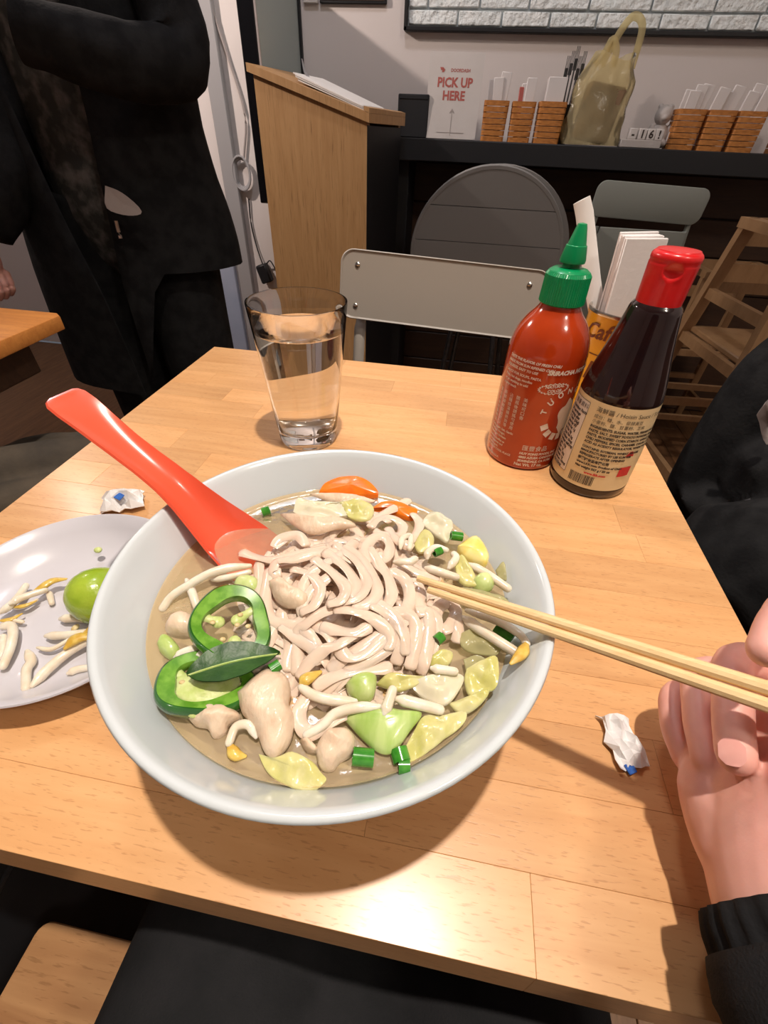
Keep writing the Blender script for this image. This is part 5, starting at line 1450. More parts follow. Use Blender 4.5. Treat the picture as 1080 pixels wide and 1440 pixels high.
# ---- jalapeno rings
def pepper_ring(c, R, h, nrm, spin, seed, label, squash=1.0, filled=False):
    r_ = random.Random(seed)
    z = Vector(nrm).normalized()
    x = Vector((math.cos(spin), math.sin(spin), 0))
    x = (x - z * x.dot(z)).normalized()
    y = z.cross(x)
    m = Matrix(((x.x, y.x, z.x, c[0]), (x.y, y.y, z.y, c[1]), (x.z, y.z, z.z, c[2]), (0, 0, 0, 1)))
    root = empty('pepper_ring', c, label, 'pepper slice', 'green pepper rings in the soup')
    n = 56
    ph = [r_.uniform(0, 6.28) for _ in range(3)]
    rad = lambda a: R * (1 + 0.05 * math.sin(2 * a + ph[0]) + 0.05 * math.sin(3 * a + ph[1]) + 0.015 * math.sin(5 * a + ph[2]))

    def band(rings):
        V, F = [], []
        for kf, zz in rings:
            for k in range(n):
                a = 2 * math.pi * k / n
                q = rad(a) * (kf(a) if callable(kf) else kf)
                V.append(Vector((q * math.cos(a), q * math.sin(a) * squash, zz)))
        L_ = len(rings)
        for i in range(L_):
            for k in range(n):
                j = (k + 1) % n
                i2 = (i + 1) % L_
                F.append((i * n + k, i * n + j, i2 * n + j, i2 * n + k))
        return xf((V, F), m)
    inn = lambda a: 0.63 + 0.06 * math.sin(3 * a + ph[2])
    mk('skin', band([(0.95, -h / 2), (1.0, -h / 2 + 0.0008), (1.03, 0), (1.0, h / 2 - 0.0008), (0.95, h / 2), (0.94, 0)]), M['jalskin'], root, angle=60)
    mk('flesh', band([(0.95, -h / 2 + 0.0003), (0.95, h / 2 - 0.0001), (0.86, h / 2 - 0.0006), (lambda a: inn(a) + 0.03, h / 2 - 0.0014), (inn, 0), (lambda a: inn(a) + 0.03, -h / 2 + 0.001)]), M['jalflesh'], root, angle=60)
    if filled:
        mk('core', xf(blob((0.001, 0, -0.0004), (R * 0.66, R * 0.66 * squash, h * 0.34), lump=0.12, freq=3, seed=seed), m), M['jalcore'], root)
    # placenta: two ribs growing from the wall to the middle
    for q, (a0, ln) in enumerate(((0.4, 0.62), (2.6, 0.45), (4.6, 0.35))):
        p = [Vector((R * k * math.cos(a0 + 0.25 * (1 - k)), R * k * math.sin(a0 + 0.25 * (1 - k)) * squash, -0.0006)) for k in (0.80, 0.80 - ln * 0.5, 0.80 - ln)]
        g = tube(path(p, 10), [R * 0.16, R * 0.10, R * 0.17], 10, flat=0.6, roundcap=True)
        mk('core_rib', xf(g, m), M['jalcore'], root)
    for q in range(5):
        a, d = r_.uniform(0, 6.28), R * r_.uniform(0.12, 0.5)
        mk('seed', xf(blob((d * math.cos(a), d * math.sin(a) * squash, h * 0.15), (0.0016, 0.0013, 0.0006), lump=0.05, sub=2), m), M['seed'], root)
    return root


pepper_ring((-0.0980, 0.1268, 0.8460), 0.0208, 0.0095, (0.30, -0.10, 0.95), 0.5, 5, 'upper green pepper ring, standing proud of the broth', 1.05)
pepper_ring((-0.0998, 0.0961, 0.8380), 0.0238, 0.0085, (0.10, 0.16, 0.98), 0.25, 9, 'lower green pepper ring half covered by the basil leaf', 0.74, True)


# ---- basil leaf
def leaf(a, b, w, arch, label):
    a, b = Vector(a), Vector(b)
    ax = b - a
    s = ax.cross(Vector((0, 0, 1))).normalized()
    root = empty('basil_leaf', tuple(a.lerp(b, 0.5)), label, 'leaf')
    V, F = [], []
    n, mcols = 18, 9
    for side in (0, 1):
        for i in range(n + 1):
            t = i / n
            half = w * (math.sin(math.pi * t ** 0.85) ** 0.8) * (1 if 0 < t < 1 else 0)
            for j in range(mcols):
                u = -1 + 2 * j / (mcols - 1)
                z = arch * math.sin(math.pi * t) + 0.0025 * abs(u) - 0.0003 * math.cos(u * 3 + t * 26) * abs(u) - side * 0.0006
                V.append(a + ax * t + s * (half * u) + Vector((0, 0, z)))
    for side in (0, 1):
        o = side * (n + 1) * mcols
        for i in range(n):
            for j in range(mcols - 1):
                q = o + i * mcols + j
                F.append((q, q + 1, q + mcols + 1, q + mcols))
    mk('blade', (V, F), M['basil'], root, angle=80)
    mk('midrib', tube([a + ax * t + Vector((0, 0, arch * math.sin(math.pi * t) + 0.0002)) for t in [i / 10 for i in range(11)]], [0.0006] * 11, 6), M['bokchoy'], root)


leaf((-0.1066, 0.0947, 0.8460), (-0.0676, 0.1169, 0.8420), 0.0105, 0.003, 'dark green basil leaf between the two pepper rings')


# ---- bean sprouts
def sprout(pts, r=0.0021, head=None, label='', group='bean sprouts in the soup', tint='sprout', sub=16):
    P = path(pts, sub)
    n = len(P)
    rad = [r * (0.35 + 0.65 * min(1.0, 5 * (i / (n - 1)) + 0.2) * (1 - 0.28 * (i / (n - 1)))) for i in range(n)]
    root = empty('bean_sprout', tuple(P[0]), label, 'bean sprout', group)
    mk('stem', tube(P, rad, 9, roundcap=True), M[tint], root, angle=80)
    if head:
        H = [Vector(h) for h in head]
        mk('head', tube(path(H, 8), [r * 0.5, r * 1.25, r * 1.1, r * 0.4], 8, flat=0.6, roundcap=True), M['sprouthead'], root, angle=80)
    return root


sprout([(-0.1085, 0.1738, 0.8400), (-0.1209, 0.1683, 0.8410), (-0.1304, 0.1611, 0.8410), (-0.1390, 0.1519, 0.8390), (-0.1462, 0.1449, 0.8360), (-0.1487, 0.1379, 0.8330)], 0.0030, None, 'long bean sprout curving from the spoon to the left edge of the soup')
sprout([(-0.1439, 0.1583, 0.8360), (-0.1351, 0.1490, 0.8360), (-0.1291, 0.1419, 0.8350), (-0.1236, 0.1366, 0.8330)], 0.0028, None, 'bean sprout crossing under the long left one')
sprout([(-0.1285, 0.1614, 0.8360), (-0.1183, 0.1641, 0.8380), (-0.1080, 0.1703, 0.8380)], 0.0022, None, 'thin bean sprout below the tip of the spoon')
sprout([(-0.0965, 0.1415, 0.8420), (-0.0898, 0.1353, 0.8420), (-0.0858, 0.1327, 0.8410)], 0.0026, None, 'short bean sprout inside the upper pepper ring')
sprout([(-0.1229, 0.1080, 0.8360), (-0.1175, 0.1113, 0.8380), (-0.1113, 0.1150, 0.8380)], 0.0030, None, 'upper of two short sprouts above the lower pepper ring')
sprout([(-0.1132, 0.1080, 0.8370), (-0.1073, 0.1115, 0.8390), (-0.1011, 0.1135, 0.8390)], 0.0030, None, 'lower of two short sprouts above the lower pepper ring')
sprout([(-0.0241, 0.1008, 0.8390), (-0.0353, 0.0989, 0.8400), (-0.0445, 0.0995, 0.8400), (-0.0516, 0.1028, 0.8390)], 0.0029, [(-0.0523, 0.1035, 0.8400), (-0.0505, 0.1064, 0.8410), (-0.0448, 0.1114, 0.8410)], 'yellow-headed bean sprout right of the largest chicken slice')
sprout([(-0.0661, 0.0774, 0.8360), (-0.0707, 0.0810, 0.8380), (-0.0765, 0.0795, 0.8370), (-0.0774, 0.0731, 0.8350)], 0.0024, [(-0.0774, 0.0726, 0.8340), (-0.0730, 0.0691, 0.8340), (-0.0686, 0.0694, 0.8330)], 'hooked yellow-headed sprout below the largest chicken slice')
sprout([(-0.0120, 0.0990, 0.8420), (-0.0223, 0.0965, 0.8420), (-0.0324, 0.0925, 0.8400), (-0.0369, 0.0866, 0.8380), (-0.0431, 0.0825, 0.8360)], 0.0027, None, 'bean sprout curving over the wide bok choy stem')
sprout([(-0.0088, 0.0960, 0.8420), (-0.0069, 0.1076, 0.8430)], 0.0030, None, 'short upright sprout on the wide bok choy stem')
sprout([(-0.0043, 0.1047, 0.8410), (0.0058, 0.1041, 0.8410), (0.0169, 0.1038, 0.8400)], 0.0032, None, 'thick white sprout under the square cabbage rib')
sprout([(0.0113, 0.1231, 0.8430), (0.0228, 0.1236, 0.8430)], 0.0026, None, 'short white sprout on top of the square cabbage rib')
sprout([(0.0285, 0.1989, 0.8440), (0.0397, 0.1918, 0.8450), (0.0520, 0.1839, 0.8440)], 0.0032, None, 'white sprout right of the pale cabbage strip')
sprout([(0.0277, 0.1616, 0.8450), (0.0436, 0.1575, 0.8460), (0.0560, 0.1500, 0.8470), (0.0590, 0.1433, 0.8490)], 0.0027, [(0.0587, 0.1426, 0.8500), (0.0559, 0.1362, 0.8500), (0.0501, 0.1292, 0.8500)], 'brown-tailed sprout lying up against the right bowl wall')
sprout([(0.0265, 0.1577, 0.8430), (0.0374, 0.1498, 0.8440), (0.0550, 0.1398, 0.8440)], 0.0034, None, 'thick white sprout below the brown-tailed one')
sprout([(-0.0183, 0.1896, 0.8460), (-0.0097, 0.1904, 0.8470), (-0.0061, 0.1937, 0.8470)], 0.0030, None, 'short sprout between the noodle loops and the small yellow-green leaf')
sprout([(0.0016, 0.1981, 0.8450), (0.0017, 0.2025, 0.8460), (0.0064, 0.2091, 0.8450), (0.0131, 0.2087, 0.8440)], 0.0026, None, 'curled sprout below the small yellow-green leaf')
sprout([(0.0017, 0.1886, 0.8460), (0.0104, 0.1861, 0.8470), (0.0204, 0.1858, 0.8450)], 0.0030, None, 'sprout pointing at the tips of the chopsticks')
sprout([(0.0159, 0.1933, 0.8440), (0.0197, 0.2018, 0.8450), (0.0183, 0.2051, 0.8450)], 0.0028, None, 'short sprout left of the yellow wedge')
sprout([(-0.0165, 0.2034, 0.8450), (-0.0165, 0.2129, 0.8450), (-0.0115, 0.2170, 0.8440), (-0.0107, 0.2046, 0.8450)], 0.0024, None, 'small hooked sprout below the smaller carrot slice')

# ---- bean sprouts in the side dish
dg_ = 'bean sprouts in the side dish'
sprout([(-0.3150, 0.1552, 0.7620), (-0.3108, 0.1616, 0.7640), (-0.3115, 0.1711, 0.7640), (-0.3152, 0.1813, 0.7630)], 0.0032, None, 'pale sprout at the far left of the side dish', dg_)
sprout([(-0.3088, 0.1613, 0.7670), (-0.3049, 0.1696, 0.7660), (-0.2964, 0.1799, 0.7640)], 0.0030, [(-0.3013, 0.1767, 0.7660), (-0.2980, 0.1827, 0.7660), (-0.2949, 0.1883, 0.7660), (-0.2852, 0.1912, 0.7670)], 'long sprout with a golden tail pointing at the lime', dg_)
sprout([(-0.3107, 0.1612, 0.7610), (-0.3029, 0.1641, 0.7610), (-0.2993, 0.1724, 0.7600)], 0.0016, [(-0.3098, 0.1617, 0.7620), (-0.3014, 0.1637, 0.7630), (-0.2970, 0.1704, 0.7620)], 'golden sprout skin below the long tailed sprout', dg_)
sprout([(-0.2972, 0.1821, 0.7590), (-0.2879, 0.1732, 0.7580)], 0.0026, None, 'short tan sprout stub in the middle of the side dish', dg_)
sprout([(-0.3076, 0.1459, 0.7600), (-0.3031, 0.1511, 0.7610), (-0.2943, 0.1523, 0.7600)], 0.0018, [(-0.3094, 0.1491, 0.7620), (-0.3026, 0.1512, 0.7620), (-0.2995, 0.1582, 0.7610)], 'sprout with a yellow head at the left edge of the side dish', dg_)
sprout([(-0.3027, 0.1431, 0.7640), (-0.2945, 0.1450, 0.7640), (-0.2843, 0.1324, 0.7630), (-0.2785, 0.1176, 0.7610)], 0.0036, None, 'thick bent sprout at the left edge of the side dish', dg_)
sprout([(-0.2968, 0.1327, 0.7600), (-0.2962, 0.1372, 0.7610), (-0.2862, 0.1241, 0.7600)], 0.0030, None, 'pale stub inside the thick bent sprout', dg_)
sprout([(-0.2686, 0.1602, 0.7600), (-0.2575, 0.1622, 0.7610), (-0.2400, 0.1642, 0.7600)], 0.0036, None, 'straight sprout just below the lime', dg_)
sprout([(-0.2683, 0.1448, 0.7600), (-0.2536, 0.1469, 0.7620), (-0.2380, 0.1512, 0.7640)], 0.0034, [(-0.2375, 0.1499, 0.7660), (-0.2330, 0.1528, 0.7670), (-0.2296, 0.1453, 0.7670)], 'sprout with an orange head near the soup bowl', dg_)
sprout([(-0.2674, 0.1350, 0.7600), (-0.2567, 0.1357, 0.7600), (-0.2492, 0.1441, 0.7610), (-0.2433, 0.1497, 0.7620)], 0.0018, None, 'thin tapering sprout in the middle of the side dish', dg_)
sprout([(-0.2473, 0.1083, 0.7620), (-0.2469, 0.1210, 0.7610), (-0.2424, 0.1354, 0.7610), (-0.2315, 0.1484, 0.7630)], 0.0038, [(-0.2425, 0.1360, 0.7660), (-0.2391, 0.1435, 0.7670), (-0.2292, 0.1476, 0.7670)], 'longest diagonal sprout with a golden head in the side dish', dg_)
sprout([(-0.2728, 0.1315, 0.7590), (-0.2642, 0.1249, 0.7590), (-0.2614, 0.1181, 0.7600), (-0.2501, 0.1059, 0.7620)], 0.0036, None, 'kinked pale sprout at the near side of the dish', dg_)
sprout([(-0.2312, 0.1210, 0.7610), (-0.2264, 0.1249, 0.7610), (-0.2153, 0.1281, 0.7620)], 0.0030, None, 'tan sprout beside the soup bowl at the near side of the dish', dg_)
mk('sprout_seed', blob((-0.2809, 0.2253, 0.7675), (0.0035, 0.003, 0.0025), lump=0.1, sub=2), M['jalcore'], label='single pale bean on the far wall of the side dish', cat='bean')
mk('sprout_seed', blob((-0.2543, 0.1562, 0.7580), (0.0025, 0.0035, 0.0018), lump=0.1, sub=2), M['seed'], label='tiny brown husk between two sprouts in the side dish', cat='bean')

# ================================================================== THE DINER: hand, sleeve, lap
DN = empty('person', (0.0, -0.30, 0.0), 'seated diner in black clothes holding the chopsticks, seen as lap and right hand', 'person')


def finger(pts, rad):
    P = path(pts, 16)
    return tube(P, rad, 14, roundcap=True)


fing = {
    'middle': [(0.213, 0.150, 0.838), (0.1735, 0.159, 0.843), (0.1600, 0.131, 0.841), (0.1560, 0.110, 0.835)],
    'ring': [(0.208, 0.150, 0.818), (0.1735, 0.168, 0.8155), (0.1620, 0.142, 0.812), (0.1600, 0.119, 0.808)],
    'pinky': [(0.200, 0.143, 0.797), (0.1690, 0.166, 0.792), (0.1600, 0.147, 0.789), (0.1610, 0.128, 0.787)],
    'index': [(0.215, 0.143, 0.858), (0.1880, 0.168, 0.876), (0.1640, 0.150, 0.888), (0.1510, 0.133, 0.8865)],
    'thumb': [(0.198, 0.085, 0.835), (0.1900, 0.108, 0.866), (0.1780, 0.128, 0.888), (0.1670, 0.146, 0.893)],
}
frad = {'middle': [0.0108, 0.0096, 0.0090, 0.0086], 'ring': [0.0104, 0.0094, 0.0086, 0.0080], 'pinky': [0.0096, 0.0084, 0.0076, 0.0070], 'index': [0.0106, 0.0095, 0.0086, 0.0078], 'thumb': [0.0150, 0.0122, 0.0104, 0.0090]}
parts = [finger(fing[k], frad[k]) for k in fing]
palm = tube(path([(0.188, -0.06, 0.800), (0.178, 0.02, 0.799), (0.174, 0.060, 0.799), (0.177, 0.090, 0.808), (0.190, 0.120, 0.820), (0.206, 0.143, 0.827)], 24), [0.033, 0.0310, 0.030, 0.031, 0.032, 0.033, 0.030], 24, up=(-1, 0, 0.15), flat=0.76, roundcap=True)
parts += [palm, blob((0.168, 0.096, 0.795), (0.019, 0.040, 0.021), lump=0.05), blob((0.180, 0.092, 0.836), (0.015, 0.030, 0.019), rotx(25), lump=0.05), blob((0.192, 0.128, 0.81), (0.016, 0.022, 0.030), lump=0.03)]
mk('hand', remeshed(join(*parts), 0.0016, 7, 0.5), M['skin'], DN, angle=80, label='right hand curled round the chopsticks')


def nail(tip, prev, upv, w, l, r):
    t = (Vector(tip) - Vector(prev)).normalized()
    u = Vector(upv) - t * Vector(upv).dot(t)
    u.normalize()
    s = t.cross(u)
    V, F = [], []
    n, mcol = 8, 8
    c = Vector(tip) + t * r * 0.42
    for i in range(n + 1):
        a = i / n
        e = 1.0 if 0.18 < a < 0.82 else (0.80 if 0 < a < 1 else 0.5)
        for j in range(mcol + 1):
            b = -1 + 2 * j / mcol
            ang = b * 0.85
            V.append(c + t * (l * (a - 0.72) * (1 - 0.10 * b * b)) + s * (w * e * math.sin(ang) / math.sin(0.85)) + u * (r * (0.90 + 0.17 * math.cos(ang * e) - 0.22 * max(0, a - 0.7) ** 1.0)))
    for i in range(n):
        for j in range(mcol):
            q = i * (mcol + 1) + j
            F.append((q, q + 1, q + mcol + 2, q + mcol + 1))
    return V, F


hd = bpy.data.objects['hand']
mk('nail', nail(fing['middle'][3], fing['middle'][2], (-0.62, 0.0, 0.78), 0.0052, 0.0125, 0.0082), M['nail'], hd)
mk('nail', nail(fing['thumb'][3], fing['thumb'][2], (-0.1, 0.0, 1.0), 0.0062, 0.0125, 0.0086), M['nail'], hd)


def sleeve(P, R, flat=1.0, fold=0.0, n=36, ribs=0, seed=0):
    V, F = [], []
    m = len(P)
    for i, p in enumerate(P):
        t = (P[min(i + 1, m - 1)] - P[max(i - 1, 0)]).normalized()
        u = (Vector((0, 0, 1)) - t * t.z).normalized()
        s = t.cross(u)
        for k in range(n):
            a = 2 * math.pi * k / n
            f = 1 + fold * noise.noise(Vector((math.cos(a) * 1.5 + seed, math.sin(a) * 1.5, i * 0.35))) + (0.03 * math.cos(ribs * a) if ribs else 0)
            V.append(p + s * (R[i] * f * math.cos(a)) + u * (R[i] * f * flat * math.sin(a)))
    for i in range(m - 1):
        for k in range(n):
            j = (k + 1) % n
            F.append((i * n + k, i * n + j, (i + 1) * n + j, (i + 1) * n + k))
    F.append(tuple(range(n)))
    F.append(tuple(range((m - 1) * n, m * n)))
    return V, F


P = path([(0.1745, 0.066, 0.7990), (0.177, 0.054, 0.7990), (0.180, 0.036, 0.7995)], 8)
mk('cuff', sleeve(P, [0.0325, 0.034, 0.0350, 0.0355, 0.0355, 0.036, 0.036, 0.036, 0.036], 0.96, 0.02, 96, 24), M['blackcloth'], DN, angle=80)
P = path([(0.180, 0.052, 0.8010), (0.186, 0.02, 0.8020), (0.194, -0.06, 0.806), (0.21, -0.16, 0.81), (0.235, -0.24, 0.84)], 26)
mk('jacket_sleeve', sleeve(P, [0.042, 0.0440, 0.0445] + [0.0455 + 0.0005 * i for i in range(24)], 1.0, 0.06, 36, 0, 3), M['charcoal'], DN, angle=80)
P = path([(0.235, -0.24, 0.83), (0.225, -0.29, 0.93), (0.19, -0.35, 1.05), (0.14, -0.39, 1.12)], 16)
mk('jacket_sleeve', sleeve(P, [0.055 + 0.0012 * i for i in range(17)], 1.0, 0.10, 36, 0, 4), M['charcoal'], DN, angle=80)
lap = []
for sx, x0, x1 in ((-1, -0.085, -0.105), (1, 0.085, 0.100)):
    lap.append(tube(path([(x0, -0.40, 0.562), (x0, -0.25, 0.552), (x1, 0.0, 0.542), (x1, 0.20, 0.525), (x1, 0.245, 0.45), (x1, 0.25, 0.25), (x1, 0.24, 0.06)], 26), [0.105, 0.098, 0.085, 0.075, 0.065, 0.055, 0.045], 20, up=(0, 0.2, 1), roundcap=True))
lap.append(blob((0.0, -0.40, 0.570), (0.19, 0.13, 0.11), lump=0.05))
lap.append(blob((0.0, -0.10, 0.545), (0.10, 0.26, 0.050), lump=0.04))
mk('trousers', remeshed(join(*lap), 0.010, 5), M['charcoal'], DN, angle=80)
torso = [tube(path([(0, -0.43, 0.55), (0, -0.43, 0.75), (0, -0.42, 0.95), (0, -0.42, 1.08)], 12), [0.17, 0.165, 0.175, 0.16], 24, up=(0, 1, 0), flat=0.62, roundcap=True)]
mk('jacket', remeshed(join(*torso), 0.012, 4), M['blackcloth'], DN, angle=80)
for sx in (-1, 1):
    x = 0.102 * sx
    mk('shoe', remeshed(join(blob((x, 0.29, 0.040), (0.042, 0.115, 0.034), lump=0.03), blob((x, 0.24, 0.062), (0.040, 0.052, 0.046), lump=0.03)), 0.006, 4), M['black'], DN)

# ================================================================== SEATS, BAG, NEIGHBOURING TABLE
BN = empty('wooden_bench', (-0.02, -0.19, 0.0), 'light wooden bench the diner sits on', 'bench')
mk('seat', xf(slab(rrect(0.62, 0.40, 0.012, 4), 0.425, 0.45, bev=0.004), Matrix.Translation((-0.015, -0.185, 0))), M['benchwood'], BN)
for sx in (-0.28, 0.25):
    for sy in (-0.35, -0.03):
        mk('leg', box((sx, sy, 0.2125), (0.045, 0.045, 0.424), 0.003), M['benchwood'], BN)
mk('stretcher', box((-0.015, -0.35, 0.20), (0.49, 0.02, 0.04), 0.003), M['benchwood'], BN)

BK = empty('backpack', (-0.43, 0.06, 0.0), 'black bag on the floor left of the bench', 'bag')
mk('bag_body', remeshed(join(blob((-0.445, 0.025, 0.26), (0.105, 0.125, 0.27), lump=0.08, sharp=0.8), blob((-0.42, 0.0, 0.16), (0.08, 0.10, 0.15), lump=0.08, sharp=0.8)), 0.008, 3), M['black'], BK, angle=80)
mk('zip', tube(path([(-0.368, -0.02, 0.46), (-0.362, 0.05, 0.49), (-0.372, 0.12, 0.47)], 10), 0.003, 6), M['darksteel'], BK)
mk('strap', tube(path([(-0.40, 0.10, 0.50), (-0.385, 0.06, 0.545), (-0.40, 0.0, 0.50)], 12), 0.012, 8, flat=0.3), M['black'], BK)

OT = empty('neighbour_table', (-1.15, 0.47, 0.0), 'orange-brown wooden table at the left beside the standing person', 'table')
mk('table_top', slab([(-1.50, 0.12), (-0.79, 0.12), (-0.782, 0.13), (-0.796, 0.815), (-0.812, 0.828), (-1.50, 0.828)], 0.722, 0.75, bev=0.003), M['othertable'], OT)
mk('apron', box((-1.14, 0.47, 0.685), (0.60, 0.58, 0.07), 0.003), M['darkwood'], OT)
mk('pedestal', lathe([(0, 0.0), (0.035, 0.0), (0.035, 0.60), (0.06, 0.625), (0, 0.625)], (-1.15, 0.47, 0.03), 20), M['darksteel'], OT)
mk('foot_plate', xf(slab(rrect(0.44, 0.44, 0.03), 0.001, 0.04, bev=0.006), Matrix.Translation((-1.15, 0.47, 0))), M['darksteel'], OT)

ST = empty('stool', (-0.72, 0.55, 0.0), 'dark stool under the folded brown coat', 'stool')
mk('seat', xf(slab(rrect(0.36, 0.42, 0.05), 0.40, 0.43, bev=0.006), Matrix.Translation((-0.79, 0.60, 0))), M['black'], ST)
for sx in (-0.14, 0.14):
    for sy in (-0.16, 0.16):
        mk('leg', tube([(-0.79 + sx, 0.60 + sy, 0.40), (-0.79 + sx * 1.15, 0.60 + sy * 1.15, 0.001)], 0.014, 8), M['black'], ST)
cb = [blob((-0.80, 0.62, 0.475), (0.17, 0.19, 0.050), rotz(20), lump=0.2, freq=2.5, seed=2), tube(path([(-0.94, 0.52, 0.50), (-0.84, 0.55, 0.535), (-0.74, 0.63, 0.53), (-0.68, 0.74, 0.50)], 14), [0.035, 0.045, 0.045, 0.03], 14, roundcap=True),
      tube(path([(-0.90, 0.44, 0.48), (-0.80, 0.48, 0.51), (-0.70, 0.56, 0.505), (-0.63, 0.66, 0.47)], 14), [0.03, 0.04, 0.042, 0.03], 14, roundcap=True)]
mk('folded_coat', remeshed(join(*cb), 0.008, 2), M['khaki'], angle=80, label='brown-khaki coat bundled on the stool below the orange-brown table', cat='coat')
gb = [blob((-0.535, 0.295, 0.195), (0.10, 0.13, 0.19), lump=0.12, sharp=0.85, seed=8), blob((-0.53, 0.295, 0.31), (0.08, 0.11, 0.07), lump=0.2, seed=6)]
mk('tote_bag', remeshed(join(*gb), 0.008, 2), M['denim'], angle=80, label='dark grey soft bag on the floor left of the dining table', cat='bag')

# ================================================================== STANDING PERSON ON THE LEFT
SP = empty('person', (-0.94, 1.36, 0.0), 'standing person in a long open black coat beside the orange-brown table', 'person')
cx0, cy0 = -0.975, 1.375
body = [tube(path([(cx0, cy0, 0.98), (cx0, cy0, 1.05), (cx0, cy0, 1.25), (cx0, cy0 + 0.01, 1.40)], 14), [0.175, 0.165, 0.19, 0.15], 24, up=(0, 1, 0), flat=0.62, roundcap=True),
        tube([(cx0, cy0 + 0.01, 1.40), (cx0, cy0 - 0.01, 1.54)], 0.052, 14),
        blob((cx0, cy0 - 0.02, 1.63), (0.075, 0.095, 0.115), lump=0.02), blob((cx0, cy0 - 0.115, 1.615), (0.014, 0.018, 0.022), lump=0), blob((cx0 - 0.078, cy0 - 0.01, 1.625), (0.012, 0.02, 0.03), lump=0), blob((cx0 + 0.078, cy0 - 0.01, 1.625), (0.012, 0.02, 0.03), lump=0)]
mk('body', remeshed(join(*body), 0.010, 4), M['skin'], SP, angle=80)
mk('hair', remeshed(join(blob((cx0, cy0 + 0.005, 1.665), (0.086, 0.102, 0.098), lump=0.05), blob((cx0, cy0 + 0.05, 1.60), (0.082, 0.065, 0.11), lump=0.06)), 0.010, 3), M['hair'], SP)
mk('shirt', remeshed(join(tube(path([(cx0 + 0.01, cy0, 0.86), (cx0, cy0, 1.0), (cx0, cy0, 1.25), (cx0, cy0 + 0.01, 1.405)], 14), [0.20, 0.195, 0.205, 0.16], 28, up=(0, 1, 0), flat=0.68, roundcap=True)), 0.012, 3), M['shirt'], SP, angle=80)


def coat():
    V, F = [], []
    n, rows = 44, 22
    lv = [(0.74, 0.300, 0.185, -84, 4), (0.80, 0.296, 0.182, -85, 5), (0.88, 0.286, 0.180, -87, 7), (0.95, 0.272, 0.176, -89, 13), (1.05, 0.262, 0.170, -92, 20), (1.20, 0.262, 0.168, -95, 25), (1.32, 0.245, 0.155, -95, 28), (1.42, 0.19, 0.125, -94, 32), (1.47, 0.09, 0.085, -92, 45)]
    for side in (0, 1):
        for i in range(rows + 1):
            t = i / rows * (len(lv) - 1)
            k = min(int(t), len(lv) - 2)
            u = t - k
            z, rx, ry, gc, gh = [lv[k][q] * (1 - u) + lv[k + 1][q] * u for q in range(5)]
            for j in range(n + 1):
                a = math.radians(gc + gh + (360 - 2 * gh) * j / n)
                f = 1 + (0.05 * noise.noise(Vector((math.cos(a) * 2, math.sin(a) * 2, z * 3)))) * (1.4 - min(z, 1.3)) * 2 - 0.03 * side
                lf = min(1.0, max(0.0, (0.55 - math.cos(a)) / 0.5))          # the left side of the coat hangs longer and fuller
                drop = 0.36 * lf * lf * (3 - 2 * lf) * max(0.0, 1 - (z - 0.74) / 0.30)
                wide = 1 + (0.22 * lf if math.cos(a) < 0 else 0) * max(0.0, min(1.0, (1.30 - z) / 0.4))
                V.append(Vector((cx0 + rx * wide * f * math.cos(a), cy0 + ry * f * math.sin(a), z - drop)))
    m = (rows + 1) * (n + 1)
    for s_ in (0, 1):
        for i in range(rows):
            for j in range(n):
                a = s_ * m + i * (n + 1) + j
                F.append((a, a + 1, a + n + 2, a + n + 1))
    for i in range(rows):
        for j in (0, n):
            a = i * (n + 1) + j
            F.append((a, a + n + 1, m + a + n + 1, m + a))
    for i in (0, rows):
        for j in range(n):
            a = i * (n + 1) + j
            F.append((a, a + 1, m + a + 1, m + a))
    return V, F


mk('coat', coat(), M['blackcloth'], SP, angle=80)
mk('coat_sleeve', sleeve(path([(-0.785, 1.37, 1.385), (-0.715, 1.33, 1.27), (-0.685, 1.29, 1.165), (-0.73, 1.21, 1.145), (-0.83, 1.135, 1.165), (-0.90, 1.11, 1.18)], 24), [0.075, 0.074, 0.073, 0.072, 0.071, 0.07, 0.069, 0.068, 0.068, 0.068, 0.068, 0.068, 0.066, 0.064, 0.062, 0.06, 0.06, 0.058, 0.057, 0.056, 0.055, 0.054, 0.053, 0.052, 0.05], 1.0, 0.12, 30), M['blackcloth'], SP, angle=80)
mk('coat_sleeve', sleeve(path([(-1.135, 1.37, 1.385), (-1.19, 1.33, 1.25), (-1.205, 1.27, 1.08), (-1.205, 1.18, 0.92), (-1.215, 1.12, 0.825)], 24), [0.080 + 0.045 * math.sin(math.pi * i / 24) - 0.0010 * i for i in range(25)], 1.0, 0.12, 30), M['blackcloth'], SP, angle=80)
hc = Vector((-1.215, 1.095, 0.775))
hand2 = [blob(tuple(hc), (0.024, 0.036, 0.048), lump=0.04), tube([(-1.225, 1.12, 0.86), tuple(hc + Vector((0, 0.01, 0.02)))], 0.025, 12)]
for k in range(4):
    b0 = hc + Vector((0.006 + 0.002 * k, -0.028 + 0.018 * k, -0.04))
    hand2.append(tube(path([tuple(b0), tuple(b0 + Vector((0.004, -0.006, -0.032))), tuple(b0 + Vector((-0.012, -0.004, -0.055 + 0.004 * abs(k - 1.5))))], 8), 0.0088, 10, roundcap=True))
hand2.append(tube(path([tuple(hc + Vector((0.012, -0.030, 0.02))), tuple(hc + Vector((0.022, -0.048, -0.012))), tuple(hc + Vector((0.02, -0.052, -0.042)))], 8), 0.0095, 10, roundcap=True))
mk('hand', remeshed(join(*hand2), 0.0035, 4), M['skin'], SP, angle=80)
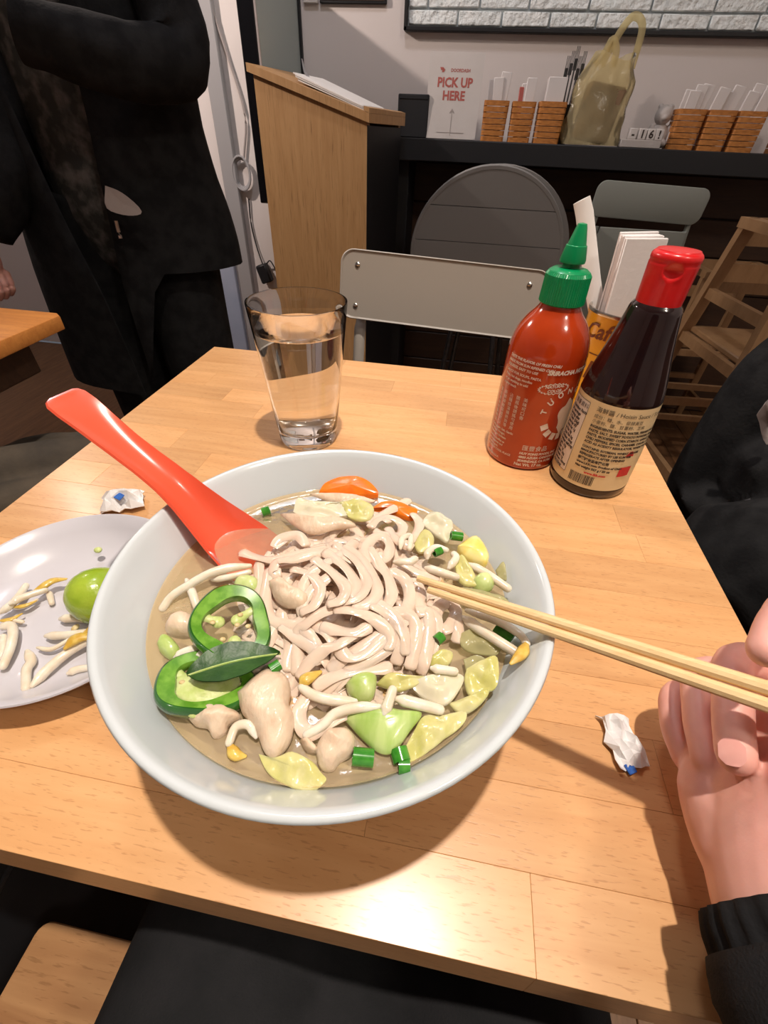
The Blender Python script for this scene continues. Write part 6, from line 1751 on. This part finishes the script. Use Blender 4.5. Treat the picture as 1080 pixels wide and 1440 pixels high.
mk('shirt_hem', sheet([(-0.8644, 1.1650, 0.9350), (-0.8251, 1.1650, 0.9231), (-0.7909, 1.1700, 0.8893), (-0.8263, 1.1650, 0.8808), (-0.8744, 1.1600, 0.8931)], 0.006, 0.0, 0.002, 40, 3, 5), M['hem'], SP)
mk('zip_pull', tube(path([(-0.8600, 1.1600, 0.8678), (-0.8612, 1.1600, 0.8499), (-0.8612, 1.1600, 0.8302)], 6), 0.0045, 8), M['steel'], SP)
legs = []
for sx in (-1, 1):
    x = cx0 + 0.085 * sx + (0.03 if sx > 0 else -0.02)
    legs.append(tube(path([(x, cy0, 0.90), (x + 0.012 * sx, cy0 - 0.01, 0.50), (x + 0.015 * sx, cy0, 0.05)], 14), [0.125, 0.115, 0.105], 20, up=(0, 1, 0), roundcap=False))
mk('trousers', remeshed(join(*legs), 0.010, 3), M['blackcloth'], SP, angle=80)
for sx in (-1, 1):
    x = cx0 + 0.10 * sx + (0.03 if sx > 0 else -0.02)
    mk('shoe', remeshed(join(blob((x, cy0 - 0.055, 0.040), (0.045, 0.13, 0.036), lump=0.03), blob((x, cy0, 0.065), (0.045, 0.06, 0.05), lump=0.03)), 0.007, 4), M['black'], SP)

# ================================================================== BLACK COAT OVER A CHAIR ON THE RIGHT
CH = empty('side_chair', (0.74, 0.62, 0.0), 'dark wooden chair under the black coat at the right', 'chair')
mk('seat', xf(slab(rrect(0.40, 0.42, 0.03), 0.42, 0.45, bev=0.005), Matrix.Translation((0.74, 0.56, 0))), M['darkwood'], CH)
for sx in (-0.17, 0.17):
    for sy in (-0.18, 0.18):
        mk('leg', box((0.74 + sx, 0.56 + sy, 0.21), (0.035, 0.035, 0.418), 0.003), M['darkwood'], CH)
mk('backrest', box((0.925, 0.56, 0.70), (0.022, 0.40, 0.40), 0.006), M['darkwood'], CH)
CO = empty('black_coat', (0.70, 0.60, 0.45), 'black padded coat draped over the chair at the right edge', 'coat')
cg_ = [tube(path([(0.6147, 0.8319, 0.8000), (0.5730, 0.8309, 0.7400), (0.5550, 0.8345, 0.6200), (0.5463, 0.8405, 0.5200), (0.5555, 0.8570, 0.4400)], 18), [0.085, 0.08, 0.07, 0.06, 0.045], 18, roundcap=True),
       blob((0.6231, 0.7635, 0.5200), (0.12, 0.16, 0.07), rotz(20), lump=0.15, seed=3), blob((0.5419, 0.5785, 0.5400), (0.11, 0.14, 0.10), rotz(10), lump=0.18, seed=5), blob((0.6223, 0.7643, 0.6200), (0.11, 0.13, 0.10), lump=0.15, seed=9), blob((0.6277, 0.7257, 0.4200), (0.10, 0.13, 0.12), lump=0.2, seed=6)]
mk('padding', remeshed(join(*cg_), 0.008, 2), M['blackcloth'], CO, angle=80)
mk('lining', sheet([(0.4859, 0.7200, 0.7386), (0.4783, 0.7000, 0.7657), (0.5175, 0.7000, 0.7285), (0.5131, 0.7000, 0.6998)], 0.02, 0.01, 0.004, 60, 5, 5), M['hem'], CO)
mk('pocket_patch', sheet([(0.4978, 0.6604, 0.6000), (0.5438, 0.6897, 0.6000), (0.5303, 0.6485, 0.6000), (0.4848, 0.6174, 0.6000)], 0.004, 0.002, 0.001, 60, 7, 5), M['denim'], CO)
